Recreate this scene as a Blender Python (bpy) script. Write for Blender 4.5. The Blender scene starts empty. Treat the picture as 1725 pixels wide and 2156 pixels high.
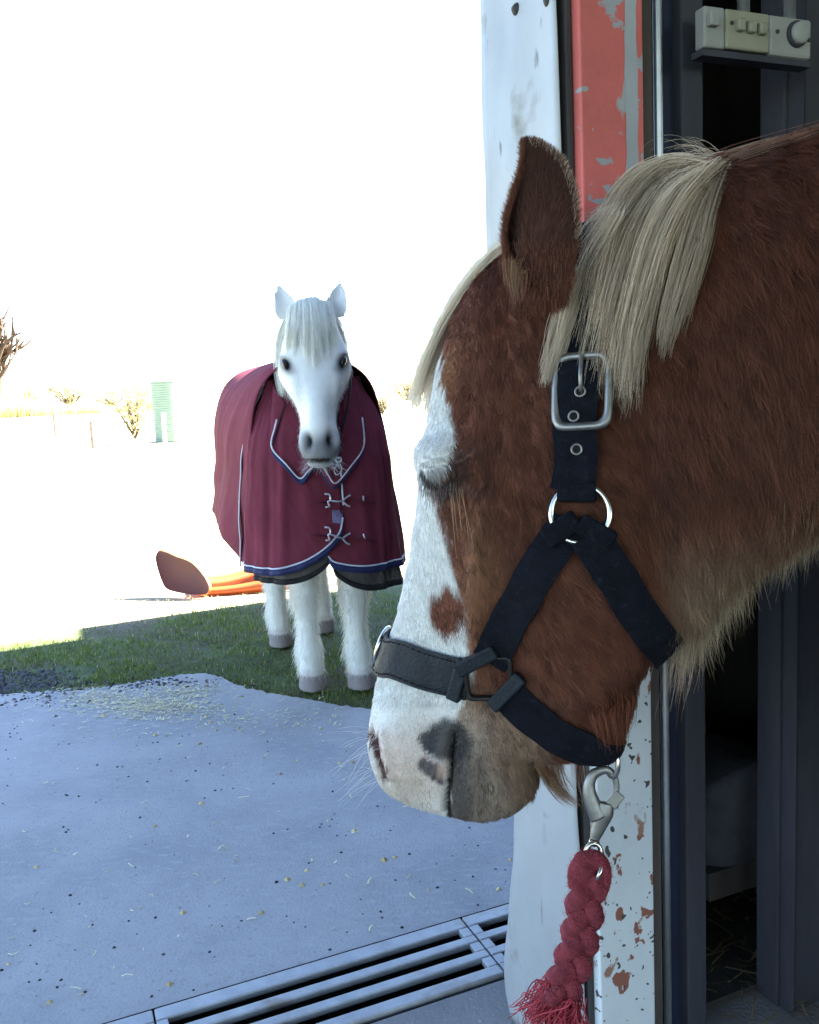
import bpy, bmesh, math, random
import numpy as np
from mathutils import Vector, Matrix, noise
from mathutils.bvhtree import BVHTree

random.seed(7); rng = np.random.default_rng(7)
scene = bpy.context.scene
COL = scene.collection
# ------------------------------------------------------------------ camera
F, CX, CY, CAMH = 1870.0, 862.5, 1078.0, 1.10       # focal length and centre on a 1725 x 2156 frame
PITCH, ROLL = math.radians(8.0), math.radians(-2.9)
CAMR = Matrix.Rotation(math.pi / 2 - PITCH, 3, 'X') @ Matrix.Rotation(ROLL, 3, 'Z')
cam_d = bpy.data.cameras.new('camera'); cam = bpy.data.objects.new('camera', cam_d); COL.objects.link(cam)
cam.matrix_world = Matrix.Translation((0, 0, CAMH)) @ CAMR.to_4x4()
cam_d.sensor_fit = 'HORIZONTAL'; cam_d.sensor_width = 36.0; cam_d.lens = 36.0 * F / 1725.0
cam_d.clip_start = 0.02; cam_d.clip_end = 2000
scene.camera = cam
# ------------------------------------------------------------------ sky and sun
SUN_EL, SUN_AZ = math.radians(40.0), math.radians(67.0)    # azimuth from +Y towards +X
w = bpy.data.worlds.new('World'); scene.world = w; w.use_nodes = True
nt = w.node_tree
sky = nt.nodes.new('ShaderNodeTexSky'); sky.sky_type = 'NISHITA'; sky.sun_disc = False
sky.sun_elevation = SUN_EL; sky.sun_rotation = SUN_AZ; sky.air_density = 1.0; sky.dust_density = .35; sky.ozone_density = 2.2
bg = nt.nodes['Background']; bg.inputs['Strength'].default_value = 0.05
nt.links.new(sky.outputs[0], bg.inputs['Color'])
sl = bpy.data.lights.new('sun', 'SUN'); sl.energy = 5.0; sl.angle = math.radians(0.53); sl.color = (1.0, 0.94, 0.83)
so = bpy.data.objects.new('sun', sl); COL.objects.link(so)
sv = Vector((math.sin(SUN_AZ) * math.cos(SUN_EL), math.cos(SUN_AZ) * math.cos(SUN_EL), math.sin(SUN_EL)))
so.rotation_euler = sv.to_track_quat('Z', 'Y').to_euler(); so.location = sv * 30
scene.view_settings.view_transform = 'Standard'; scene.view_settings.look = 'None'
scene.view_settings.exposure = 4.12; scene.view_settings.gamma = 1.0
scene.view_settings.use_curve_mapping = False
scene.cycles.max_bounces = 8; scene.cycles.diffuse_bounces = 5; scene.cycles.transparent_max_bounces = 8
scene.cycles.use_denoising = True

# ------------------------------------------------------------------ helpers
CAMN = np.array(CAMR)
def ray(px, py):
    return CAMN @ np.array([(px - CX) / F, -(py - CY) / F, -1.0])
def P(px, py, dep):
    return np.array([0, 0, CAMH]) + ray(px, py) * dep
def G(px, py, z=0.0):
    d = ray(px, py); return np.array([0, 0, CAMH]) + d * ((z - CAMH) / d[2])
def proj(p):
    q = (np.asarray(p, float) - [0, 0, CAMH]) @ CAMN
    return np.stack([CX - F * q[..., 0] / q[..., 2], CY + F * q[..., 1] / q[..., 2], -q[..., 2]], -1)
WA = math.radians(22.0); WD = np.array([math.cos(WA), math.sin(WA), 0.0]); WN = np.array([-math.sin(WA), math.cos(WA), 0.0])
def wp(t, n, z):                                    # point in the barn's own axes: along the front wall, outwards, up
    return WD * t + WN * n + np.array([0, 0, z])
def tpx(px, py, n):                                 # where along the wall a sight line meets the plane at n
    d = ray(px, py); o = np.array([0, 0, CAMH]); k = (n - o @ WN) / (d @ WN); q = o + d * k
    return float(q @ WD), float(q[2])

def tag(o, label=None, cat=None, group=None, kind=None):
    if label: o['label'] = label
    if cat: o['category'] = cat
    if group: o['group'] = group
    if kind: o['kind'] = kind
    return o
def empty(name, loc=(0, 0, 0), rz=0.0, parent=None):
    o = bpy.data.objects.new(name, None); COL.objects.link(o); o.location = loc; o.rotation_euler = (0, 0, rz)
    o.empty_display_size = 0.1
    if parent: o.parent = parent
    return o
def link(name, me, mat=None, parent=None, smooth=False, inv=True):
    o = bpy.data.objects.new(name, me); COL.objects.link(o)
    if mat is not None: me.materials.append(mat)
    if smooth: me.polygons.foreach_set('use_smooth', [True] * len(me.polygons))
    if parent is not None:
        o.parent = parent
        if inv:                                     # vertices are in world axes: undo the parent's own place
            pm = Matrix.Translation(parent.location) @ parent.rotation_euler.to_matrix().to_4x4() if parent.type == 'EMPTY' else Matrix.Identity(4)
            o.matrix_parent_inverse = pm.inverted()
    return o
def pyd(name, v, f, mat=None, parent=None, smooth=False, inv=True):
    me = bpy.data.meshes.new(name); me.from_pydata([tuple(map(float, q)) for q in v], [], f); me.update()
    return link(name, me, mat, parent, smooth, inv)

class MB:
    """collects shapes, then builds one mesh object (world axes)"""
    def __init__(s): s.v = []; s.f = []
    def add(s, v, f):
        o = len(s.v); s.v += [tuple(map(float, q)) for q in v]; s.f += [tuple(i + o for i in q) for q in f]; return s
    def hexa(s, c8):
        return s.add(c8, [(0, 3, 2, 1), (4, 5, 6, 7), (0, 1, 5, 4), (1, 2, 6, 5), (2, 3, 7, 6), (3, 0, 4, 7)])
    def wbox(s, t0, t1, n0, n1, z0, z1):            # box in the barn's axes
        return s.hexa([wp(t0, n0, z0), wp(t1, n0, z0), wp(t1, n1, z0), wp(t0, n1, z0),
                       wp(t0, n0, z1), wp(t1, n0, z1), wp(t1, n1, z1), wp(t0, n1, z1)])
    def box(s, c, ax, ay, az, hx, hy, hz):
        c, ax, ay, az = map(np.asarray, (c, ax, ay, az)); q = []
        for z in (-1, 1):
            for x, y in ((-1, -1), (1, -1), (1, 1), (-1, 1)): q.append(c + ax * hx * x + ay * hy * y + az * hz * z)
        return s.hexa(q)
    def tube(s, pts, r, n=8, caps=True, flat=1.0, up=None):
        pts = np.asarray(pts, float); k = len(pts); r = np.broadcast_to(np.asarray(r, float), (k,))
        tan = np.gradient(pts, axis=0); tan /= np.linalg.norm(tan, axis=1)[:, None] + 1e-12
        a = np.cross(tan[0], up if up is not None else ([0, 0, 1] if abs(tan[0][2]) < .9 else [1, 0, 0])); a /= np.linalg.norm(a)
        v = []
        for i in range(k):
            a = a - tan[i] * (a @ tan[i]); a /= np.linalg.norm(a) + 1e-12; b = np.cross(tan[i], a)
            for j in range(n):
                t = 2 * math.pi * j / n; v.append(pts[i] + r[i] * (a * math.cos(t) + b * math.sin(t) * flat))
        f = [(i * n + j, i * n + (j + 1) % n, (i + 1) * n + (j + 1) % n, (i + 1) * n + j) for i in range(k - 1) for j in range(n)]
        if caps: f += [tuple(range(n))[::-1], tuple((k - 1) * n + j for j in range(n))]
        return s.add(v, f)
    def ring(s, c, ax, ay, rx, ry, r, n=28, m=8, gap=0.0, a0=0.0):
        c, ax, ay = map(np.asarray, (c, ax, ay)); az = np.cross(ax, ay); v = []
        full = gap == 0.0; k = n if full else n + 1
        for i in range(k):
            t = a0 + (2 * math.pi - gap) * i / n; rad = ax * math.cos(t) + ay * math.sin(t)
            q = c + ax * rx * math.cos(t) + ay * ry * math.sin(t)
            for j in range(m):
                u = 2 * math.pi * j / m; v.append(q + r * (rad * math.cos(u) + az * math.sin(u)))
        f = [(i * m + j, ((i + 1) % k) * m + j, ((i + 1) % k) * m + (j + 1) % m, i * m + (j + 1) % m) for i in range(n) for j in range(m)]
        return s.add(v, f)
    def build(s, name, mat=None, parent=None, smooth=False, bevel=0.0):
        o = pyd(name, s.v, s.f, mat, parent, smooth)
        if bevel:
            b = o.modifiers.new('bevel', 'BEVEL'); b.width = bevel; b.segments = 2; b.limit_method = 'ANGLE'
        return o

def crom(pts, n):
    """smooth curve through control rows, n samples spread by chord length"""
    p = np.asarray(pts, float)
    if p.ndim == 1: p = p[:, None]
    k = len(p); x = np.arange(k)
    t = np.linspace(0, k - 1, n); i = np.clip(t.astype(int), 0, k - 2); u = (t - i)[:, None]
    p0 = p[np.maximum(i - 1, 0)]; p1 = p[i]; p2 = p[i + 1]; p3 = p[np.minimum(i + 2, k - 1)]
    return 0.5 * ((2 * p1) + (p2 - p0) * u + (2 * p0 - 5 * p1 + 4 * p2 - p3) * u ** 2 + (3 * p1 - p0 - 3 * p2 + p3) * u ** 3)
def sstep(a, b, x):
    t = np.clip((np.asarray(x, float) - a) / (b - a), 0, 1); return t * t * (3 - 2 * t)
def vnoise(p, s, seed=0.0):
    return np.array([noise.noise(Vector(q) * s + Vector((seed, seed * 1.7, -seed))) for q in p])
def lat_noise(x, y, z, seed, oct=3):                # cheap smooth noise for big arrays
    r = np.random.default_rng(seed); o = 0
    for k in range(oct * 4):
        a = r.normal(size=3) * (1.0 + k * .45); o = o + np.sin(a[0] * x + a[1] * y + a[2] * z + r.uniform(0, 6.3)) / (1 + .35 * k)
    return o / 3.0

# ------------------------------------------------------------------ materials
def mat(name, col, rough=0.7, var=0.15, scale=20.0, bump=0.0, bscale=60.0, metal=0.0, spec=0.35, col2=None, thr=None, stretch=(1, 1, 1)):
    m = bpy.data.materials.new(name); m.use_nodes = True; t = m.node_tree; b = t.nodes['Principled BSDF']
    b.inputs['Roughness'].default_value = rough; b.inputs['Metallic'].default_value = metal; b.inputs['Specular IOR Level'].default_value = spec
    tc = t.nodes.new('ShaderNodeTexCoord'); mp = t.nodes.new('ShaderNodeMapping'); mp.inputs['Scale'].default_value = stretch
    t.links.new(tc.outputs['Object'], mp.inputs['Vector'])
    n = t.nodes.new('ShaderNodeTexNoise'); n.inputs['Scale'].default_value = scale; n.inputs['Detail'].default_value = 6; n.inputs['Roughness'].default_value = .65
    t.links.new(mp.outputs[0], n.inputs['Vector'])
    r = t.nodes.new('ShaderNodeValToRGB'); e = r.color_ramp.elements
    c = np.array(col); c2 = np.array(col2) if col2 is not None else c * (1 + var)
    c1 = c if col2 is not None else c * (1 - var)
    lo, hi = thr if thr else (0.32, 0.68)
    e[0].position = lo; e[0].color = (*c1, 1); e[1].position = hi; e[1].color = (*np.clip(c2, 0, 1), 1)
    t.links.new(n.outputs['Fac'], r.inputs[0]); t.links.new(r.outputs[0], b.inputs['Base Color'])
    if bump:
        n2 = t.nodes.new('ShaderNodeTexNoise'); n2.inputs['Scale'].default_value = bscale; n2.inputs['Detail'].default_value = 5
        t.links.new(mp.outputs[0], n2.inputs['Vector'])
        bp = t.nodes.new('ShaderNodeBump'); bp.inputs['Strength'].default_value = bump; bp.inputs['Distance'].default_value = .004
        t.links.new(n2.outputs['Fac'], bp.inputs['Height']); t.links.new(bp.outputs[0], b.inputs['Normal'])
    return m
def layer(m, col, scale, lo, hi, stretch=(1, 1, 1), seed=0.0, detail=4, rough=None):
    """one more patchy coat (dirt, chips, stains) over a material's base colour"""
    t = m.node_tree; b = t.nodes['Principled BSDF']; src = b.inputs['Base Color'].links[0].from_socket
    tc = t.nodes.new('ShaderNodeTexCoord'); mp = t.nodes.new('ShaderNodeMapping'); mp.inputs['Scale'].default_value = stretch; mp.inputs['Location'].default_value = (seed, seed, seed)
    t.links.new(tc.outputs['Object'], mp.inputs['Vector'])
    n = t.nodes.new('ShaderNodeTexNoise'); n.inputs['Scale'].default_value = scale; n.inputs['Detail'].default_value = detail
    t.links.new(mp.outputs[0], n.inputs['Vector'])
    r = t.nodes.new('ShaderNodeMapRange'); r.inputs['From Min'].default_value = lo; r.inputs['From Max'].default_value = hi
    t.links.new(n.outputs['Fac'], r.inputs['Value'])
    x = t.nodes.new('ShaderNodeMix'); x.data_type = 'RGBA'; x.inputs['B'].default_value = (*col, 1)
    t.links.new(r.outputs[0], x.inputs['Factor']); t.links.new(src, x.inputs['A']); t.links.new(x.outputs['Result'], b.inputs['Base Color'])
    return m
def attr_mat(name, rough=.75, spec=.25, trans=0.0, bump=0.0, bscale=300, attr='col'):
    m = bpy.data.materials.new(name); m.use_nodes = True; t = m.node_tree; b = t.nodes['Principled BSDF']
    a = t.nodes.new('ShaderNodeAttribute'); a.attribute_name = attr; t.links.new(a.outputs['Color'], b.inputs['Base Color'])
    b.inputs['Roughness'].default_value = rough; b.inputs['Specular IOR Level'].default_value = spec
    if bump:
        n2 = t.nodes.new('ShaderNodeTexNoise'); n2.inputs['Scale'].default_value = bscale; n2.inputs['Detail'].default_value = 4
        tc = t.nodes.new('ShaderNodeTexCoord'); t.links.new(tc.outputs['Object'], n2.inputs['Vector'])
        bp = t.nodes.new('ShaderNodeBump'); bp.inputs['Strength'].default_value = bump; bp.inputs['Distance'].default_value = .002
        t.links.new(n2.outputs['Fac'], bp.inputs['Height']); t.links.new(bp.outputs[0], b.inputs['Normal'])
    if trans:
        tr = t.nodes.new('ShaderNodeBsdfTranslucent'); t.links.new(a.outputs['Color'], tr.inputs['Color'])
        mx = t.nodes.new('ShaderNodeMixShader'); mx.inputs[0].default_value = trans
        t.links.new(b.outputs[0], mx.inputs[1]); t.links.new(tr.outputs[0], mx.inputs[2])
        t.links.new(mx.outputs[0], t.nodes['Material Output'].inputs['Surface'])
    return m
HAIR = attr_mat('hair', .6, .3, .25)
def hair(name, pts, col, r0, r1, parent, material=None):
    """strands: pts (N,K,3) in world axes, one colour per strand"""
    pts = np.asarray(pts, np.float32); n, k = pts.shape[:2]
    cu = bpy.data.hair_curves.new(name); cu.add_curves([k] * n)
    cu.position_data.foreach_set('vector', pts.reshape(-1))
    r0 = np.broadcast_to(np.asarray(r0, np.float32), (n,)); r1 = np.broadcast_to(np.asarray(r1, np.float32), (n,))
    u = np.linspace(0, 1, k, dtype=np.float32)[None, :] ** 1.5
    ra = cu.attributes.get('radius') or cu.attributes.new('radius', 'FLOAT', 'POINT')
    ra.data.foreach_set('value', (r0[:, None] * (1 - u) + r1[:, None] * u).astype(np.float32).reshape(-1))
    ca = cu.attributes.new('col', 'FLOAT_COLOR', 'CURVE')
    c4 = np.ones((n, 4), np.float32); c4[:, :3] = np.clip(col, 0, 1); ca.data.foreach_set('color', c4.reshape(-1))
    return link(name, cu, material or HAIR, parent)
def set_col(me, c):
    a = me.color_attributes.new('col', 'FLOAT_COLOR', 'POINT'); c4 = np.ones((len(me.vertices), 4), np.float32); c4[:, :3] = c
    a.data.foreach_set('color', c4.reshape(-1))
# ================================================================== THE SETTING
M_grass = mat('turf', (.070, .095, .035), .9, .35, 6.0, .6, 40)
layer(M_grass, (.10, .085, .060), 2.2, .52, .66, seed=3)
M_conc = mat('concrete', (.345, .338, .345), .85, .14, 1.6, .5, 140)
layer(M_conc, (.255, .26, .275), 3.2, .46, .74, seed=11)
layer(M_conc, (.375, .372, .38), 26, .52, .75, stretch=(1, 2.2, 1), seed=17, detail=8)
layer(M_conc, (.27, .27, .275), 60, .58, .72, seed=23, detail=6)
layer(M_conc, (.42, .41, .40), 90, .66, .74, seed=5)
layer(M_conc, (.10, .10, .10), 150, .70, .76, seed=8)
M_floor = mat('barn_floor', (.23, .22, .22), .9, .2, 5, .5, 120)
layer(M_floor, (.40, .40, .40), 160, .64, .70, seed=2)
M_steel = mat('grate_steel', (.34, .35, .37), .5, .15, 18, .2, 200, metal=.25)
layer(M_steel, (.22, .19, .17), 9, .58, .72, seed=4)
M_silt_shade = mat('silt_and_shade', (.022, .018, .016), .95, .4, 20)

N_IN, N_OUT = 1.03, 1.25                      # inner and outer face of the barn's front wall
T_POST = .662                                # the jamb's face towards the opening
G0, G1 = 1.36, 1.565                          # the drain in front of the door

def wgrid(t0, t1, n0, n1, nt_, nn_, zf):
    v = []; f = []
    for i in range(nn_ + 1):
        for j in range(nt_ + 1):
            q = wp(t0 + (t1 - t0) * j / nt_, n0 + (n1 - n0) * i / nn_, 0); q[2] = zf(q); v.append(q)
    for i in range(nn_):
        for j in range(nt_):
            a = i * (nt_ + 1) + j; f.append((a, a + 1, a + nt_ + 2, a + nt_ + 1))
    return v, f
# ground: one sheet to the horizon, with the barn's footprint and drain left open
g = MB()
def gz(q):
    r = math.hypot(q[0], q[1] - 3)
    return -.012 + (.02 * noise.noise(Vector(q) * .8) if r > 3 else 0.0) * min(1, (r - 3) / 4 if r > 3 else 0)
g.add(*wgrid(-14, 16, 1.75, 26, 90, 70, gz))
for a in ((-900, -14, -900, 900), (16, 900, -900, 900), (-14, 16, 26, 900), (-14, 16, -900, -9)):
    g.add(*wgrid(*a, 6, 6, lambda q: -.02))
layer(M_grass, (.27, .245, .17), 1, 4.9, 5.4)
def glare_far(m):                              # sun glare painted as pale ground: last coat follows distance from the barn
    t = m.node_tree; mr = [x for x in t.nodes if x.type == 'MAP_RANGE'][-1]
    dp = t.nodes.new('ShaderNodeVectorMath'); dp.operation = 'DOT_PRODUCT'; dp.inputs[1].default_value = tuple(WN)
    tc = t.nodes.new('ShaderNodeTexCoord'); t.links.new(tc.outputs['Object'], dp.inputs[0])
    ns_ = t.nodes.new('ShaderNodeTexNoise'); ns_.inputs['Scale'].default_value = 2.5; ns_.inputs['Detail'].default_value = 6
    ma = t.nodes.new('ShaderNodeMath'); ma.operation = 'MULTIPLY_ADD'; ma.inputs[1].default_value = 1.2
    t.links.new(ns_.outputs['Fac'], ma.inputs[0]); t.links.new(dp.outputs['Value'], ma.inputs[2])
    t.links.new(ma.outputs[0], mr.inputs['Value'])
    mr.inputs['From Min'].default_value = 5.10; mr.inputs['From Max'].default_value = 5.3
glare_far(M_grass)
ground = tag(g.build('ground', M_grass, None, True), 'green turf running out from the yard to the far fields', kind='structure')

# the yard's concrete: straight along the drain, ragged where the turf grows over it
edge_px = [(-900, 1490), (-400, 1478), (-150, 1470), (0, 1462), (60, 1458), (130, 1452), (200, 1446), (265, 1440), (320, 1430), (380, 1421), (430, 1418), (465, 1426),
           (505, 1444), (560, 1457), (610, 1466), (660, 1474), (710, 1484), (770, 1492), (850, 1504), (960, 1516), (1100, 1530), (1300, 1545), (1700, 1570), (2300, 1600)]
eg = crom([G(*p)[:2] for p in edge_px], 260)
rn = np.array([noise.noise(Vector((i * .35, 3, 1))) for i in range(len(eg))])
eg[:, 1] += rn * .022
v = []; f = []; NB = 14
for i, e in enumerate(eg):
    e3 = np.array([e[0], e[1], 0]); t = float(e3 @ WD); n1 = float(e3 @ WN)
    for k in range(NB + 1):
        q = wp(t, G1 + .004 + (n1 - G1 - .004) * k / NB, 0); v.append(q)
    v.append(wp(t, n1 + .004, -.05))
K = NB + 2
for i in range(len(eg) - 1):
    for k in range(K - 1): f.append((i * K + k, (i + 1) * K + k, (i + 1) * K + k + 1, i * K + k + 1))
yard = pyd('yard_pavement', v, f, M_conc, None, False)
tag(yard, 'grey concrete yard in the shade, ragged edge against the grass', kind='structure')
fl = MB(); fl.wbox(-7, 15, -9, G0 - .004, -.12, 0); fl.wbox(-9, 15, G0 - .03, G1 + .03, -.5, -.36)
tag(fl.build('barn_floor', M_floor), 'rough grey concrete floor inside the barn door', kind='structure')
chan = MB(); chan.wbox(-9, 15, G0 - .002, G1 + .002, -.358, -.350); chan.wbox(-9, 15, G1 + .001, G1 + .04, -.35, -.003); chan.wbox(-9, 15, G0 - .0038, G0 - .0005, -.35, -.003)  # sides lined dark too, painting in the shade under the slots
tag(chan.build('drain_lining', M_silt_shade), 'drain channel with silt and dark sides, shade painted into the colour', kind='structure')

# ------------------------------------------------------------------ drain grating
gr = empty('drain_grate', wp(-.3, (G0 + G1) / 2, 0))
tag(gr, 'long slotted steel drain grate across the barn threshold', 'grate')
tj = float(G(985, 1955) @ WD)                 # where one slotted section meets the next
SEG = .62; sections = [(tj - SEG * 5, tj - SEG * 4), (tj - SEG * 4, tj - SEG * 3), (tj - SEG * 3, tj - SEG * 2), (tj - SEG * 2, tj - SEG), (tj - SEG, tj), (tj, tj + .22)]
nb = np.linspace(G0 + .004, G1 - .004, 8)     # bar / slot / bar / slot / bar / slot / bar edges
wd = G1 - G0 - .012
sl_ = (wd - .034 - .027 - .022 * 2) / 3
ns = [G0 + .006]
for q in (.027, sl_, .022, sl_, .022, sl_, .034): ns.append(ns[-1] + q)
first = {}
for i, (ta, tb) in enumerate(sections):
    for k in range(4):
        n0, n1 = ns[2 * k], ns[2 * k + 1]
        MB().wbox(ta + .0015, tb - .0015, n0, n1, -.008, .006).build('bar', M_steel, gr, bevel=.003)
    for k in range(3):
        for (a, b) in ((ta + .0015, ta + .022), (tb - .022, tb - .0015)):
            MB().wbox(a, b, ns[2 * k + 1] + .0003, ns[2 * k + 2] - .0003, -.008, .0052).build('cross_piece', M_steel, gr, bevel=.002)

# ------------------------------------------------------------------ barn
M_board = mat('dark_boards', (.050, .042, .038), .85, .35, 8, .5, 60, stretch=(1, 1, .15))
M_tin_roof = mat('roof_sheet', (.30, .30, .31), .6, .1, 5, metal=.3)
M_conc_wall = mat('block_wall', (.22, .21, .20), .9, .2, 4, .4, 60)
barn = empty('barn', wp(5, -3, 0)); tag(barn, 'large dark barn with open doorway that shades the yard', 'barn')
TV0, TV1 = tpx(1484, 300, N_IN)[0], tpx(1652, 300, N_IN)[0]
b = MB(); b.wbox(TV1 + .19, 15, N_IN, N_OUT, 0, 3.0); b.wbox(-7.0, 15, N_IN, N_OUT, 3.0, 3.28); b.wbox(-7.2, -7.0, N_IN, N_OUT, 0, 3.28)
b.build('front_wall', M_board, barn)
for a_, c_ in ((-7.2, -5.5), (7.0, 15.2)):                # unseen far side, opened between two stub walls to let in sky fill
    b = MB(); b.wbox(a_, c_, -9.2, -9.0, 0, 3.28); b.build('back_wall', M_conc_wall, barn)
b = MB(); b.wbox(15, 15.2, -9, N_OUT, 0, 3.28); b.build('side_wall', M_conc_wall, barn)
def roof_slab(t0, t1, n_out):
    r = MB(); zr = 4.7
    for (n0, z0, n1, z1) in ((n_out, 3.3, -4, zr), (-4, zr, -9.6, 3.3)):
        r.hexa([wp(t0, n0, z0 - .03), wp(t1, n0, z0 - .03), wp(t1, n1, z1 - .03), wp(t0, n1, z1 - .03),
                wp(t0, n0, z0 + .03), wp(t1, n0, z0 + .03), wp(t1, n1, z1 + .03), wp(t0, n1, z1 + .03)])
    return r
roof_slab(-7.6, 15.6, 1.46).build('roof', M_tin_roof, barn)
# a low wing runs out from the barn to the right of the yard and shades it
b = MB(); b.wbox(3.2, 8.0, N_OUT + .02, 3.75, 0, 4.4); b.build('wing_wall', M_board, barn)
b = MB(); b.wbox(3.2, 8.0, 3.752, 4.47, 0, 2.98); b.build('wing_wall', M_board, barn)
b = MB(); b.wbox(3.2, 8.0, 4.472, 4.70, 0, 2.63); b.build('wing_porch', M_board, barn)
# a lean-to room behind the dark opening in the wall
b = MB(); r0, r1 = TV0 - .02, TV1 + 1.0
NR = 1.50
b.wbox(r0 - .03, r0, N_OUT, NR, 0, 2.6); b.wbox(r1, r1 + .1, N_OUT, NR, 0, 2.6); b.wbox(r0 - .03, r1 + .1, NR, NR + .03, 0, 2.6); b.wbox(r0 - .03, r1 + .1, N_OUT, NR + .03, 2.6, 2.7)
b.wbox(r0, r1, N_IN + .1, NR, -.1, 0.012)
b.build('lean_to_room', M_board, barn)
b = MB(); b.wbox(TV0 - .02, TV1 + .19, N_IN + .01, N_OUT, 2.2, 3.0); b.build('panel_over_opening', M_board, barn)

# ------------------------------------------------------------------ the door jamb
M_tin = mat('tin_sheet', (.34, .355, .375), .5, .10, 3, .15, 9, metal=.15)
layer(M_tin, (.25, .25, .25), 4.5, .54, .80, seed=9)
layer(M_tin, (.16, .15, .12), 14, .62, .80, seed=1)
layer(M_tin, (.13, .13, .12), 40, .66, .74, stretch=(1, 1, .3), seed=14)
M_red = mat('red_paint', (.58, .135, .125), .6, .12, 8, .25, 90)
layer(M_red, (.36, .37, .40), 9, .57, .585, stretch=(1, 1, .35), seed=21, detail=6)
layer(M_red, (.33, .34, .38), 26, .60, .62, stretch=(1, 1, 1.4), seed=4, detail=5)
M_white = mat('chipped_white_paint', (.60, .64, .68), .6, .07, 5, .2, 80)
layer(M_white, (.26, .10, .07), 34, .635, .655, stretch=(1, 1, .75), seed=13, detail=3)
layer(M_white, (.07, .06, .06), 75, .68, .69, seed=6, detail=1)
layer(M_white, (.30, .16, .12), 12, .66, .68, stretch=(1.3, 1, .8), seed=31, detail=7)
M_grey_strip = mat('grey_primer', (.36, .37, .41), .6, .1, 9, .2, 60)
layer(M_grey_strip, (.08, .06, .06), 45, .68, .70, seed=6)
M_dark = mat('dark_rubber', (.045, .042, .045), .7, .3, 12, .3, 70, stretch=(1, 1, .3))
M_brown = mat('weathered_timber', (.075, .060, .055), .85, .35, 14, .6, 60, stretch=(1, 1, .12))
M_galv = mat('galvanised_pipe', (.55, .57, .60), .35, .15, 10, .1, 50, metal=.85)
M_navy = mat('navy_sheet', (.018, .024, .060), .6, .3, 9, .2, 30, stretch=(1, 1, .2))
M_greydark = mat('grey_door_edge', (.038, .038, .050), .8, .3, 10, .4, 50, stretch=(1, 1, .15))

jamb = empty('door_jamb', wp(T_POST + .06, (N_IN + N_OUT) / 2, 0))
tag(jamb, 'barn door jamb wrapped in dented tin beside a chipped red and white board', 'door jamb')
HT = 3.0
tR0, tR1 = tpx(1211, 120, N_IN)[0], tpx(1343, 120, N_IN)[0]
# tin: a bent sheet on the face towards the opening, its outer edge wavy
v = []; f = []; NZ, NX = 150, 14
for i in range(NZ + 1):
    z = HT * i / NZ
    for j in range(NX + 1):
        u = j / NX; e = (1 - u) ** 2
        n = N_IN + .006 + (N_OUT - N_IN - .004) * (1 - u)
        wob = .010 * noise.noise(Vector((z * 2.3, 0, 4))) + .005 * noise.noise(Vector((z * 7, 1, 4)))
        if z < .75: wob += .016 * math.sin(z * 9.5 + .6) * (1 - z / .75)
        n += e * wob
        t = T_POST - .004 + .006 * noise.noise(Vector((z * 3.1, u * 2.5, 9))) + .003 * noise.noise(Vector((z * 11, u * 5, 2))) - e * .5 * wob
        v.append(wp(t, n, z))
for i in range(NZ):
    for j in range(NX): f.append((i * (NX + 1) + j, (i + 1) * (NX + 1) + j, (i + 1) * (NX + 1) + j + 1, i * (NX + 1) + j + 1))
tin = pyd('tin_sheet', v, f, M_tin, jamb, True); sm = tin.modifiers.new('thick', 'SOLIDIFY'); sm.thickness = .0012
MB().wbox(T_POST + .008, tR1 - .012, N_IN + .030, N_OUT - .012, 0, HT).build('timber_core', M_brown, jamb)
MB().wbox(T_POST + .004, tR0 - .001, N_IN + .004, N_IN + .029, 0, HT).build('edge_strip', M_dark, jamb, bevel=.002)
ZP = 1.02
MB().wbox(tR0, tR1, N_IN - .012, N_IN + .029, ZP, HT).build('red_board', M_red, jamb, bevel=.0025)
MB().wbox(tR0, tR1, N_IN - .012, N_IN + .029, 0, ZP - .002).build('white_board', M_white, jamb, bevel=.0025)
ts0, ts1 = tR0 + (tR1 - tR0) * .70, tR0 + (tR1 - tR0) * .90
# primer showing where a strip of red paint has come away
v = []; f = []; NZ = 120
for i in range(NZ + 1):
    z = ZP + .05 + (HT - ZP - .05) * i / NZ
    a = ts0 + .006 * noise.noise(Vector((z * 9, 0, 0))) + .004 * noise.noise(Vector((z * 40, 0, 0))); c = ts1 + .004 * noise.noise(Vector((z * 8, 5, 0))) + .003 * noise.noise(Vector((z * 33, 5, 0)))
    v += [wp(a, N_IN - .0128, z), wp(c, N_IN - .0128, z)]
f = [(2 * i, 2 * i + 1, 2 * i + 3, 2 * i + 2) for i in range(NZ)]
pyd('bare_strip', v, f, M_grey_strip, jamb)
for (px, py) in ((1095, 20), (1163, 2)):                 # bolts near the top of the tin
    d = ray(px, py); o = np.array([0, 0, CAMH]); k = (T_POST - o @ WD) / (d @ WD); q = o + d * k
    m_ = MB(); m_.tube([q - WD * .012, q - WD * .008, q - WD * .004, q + WD * .004], [.003, .0075, .009, .009], 12); m_.build('bolt', M_dark, jamb, True)

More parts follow.
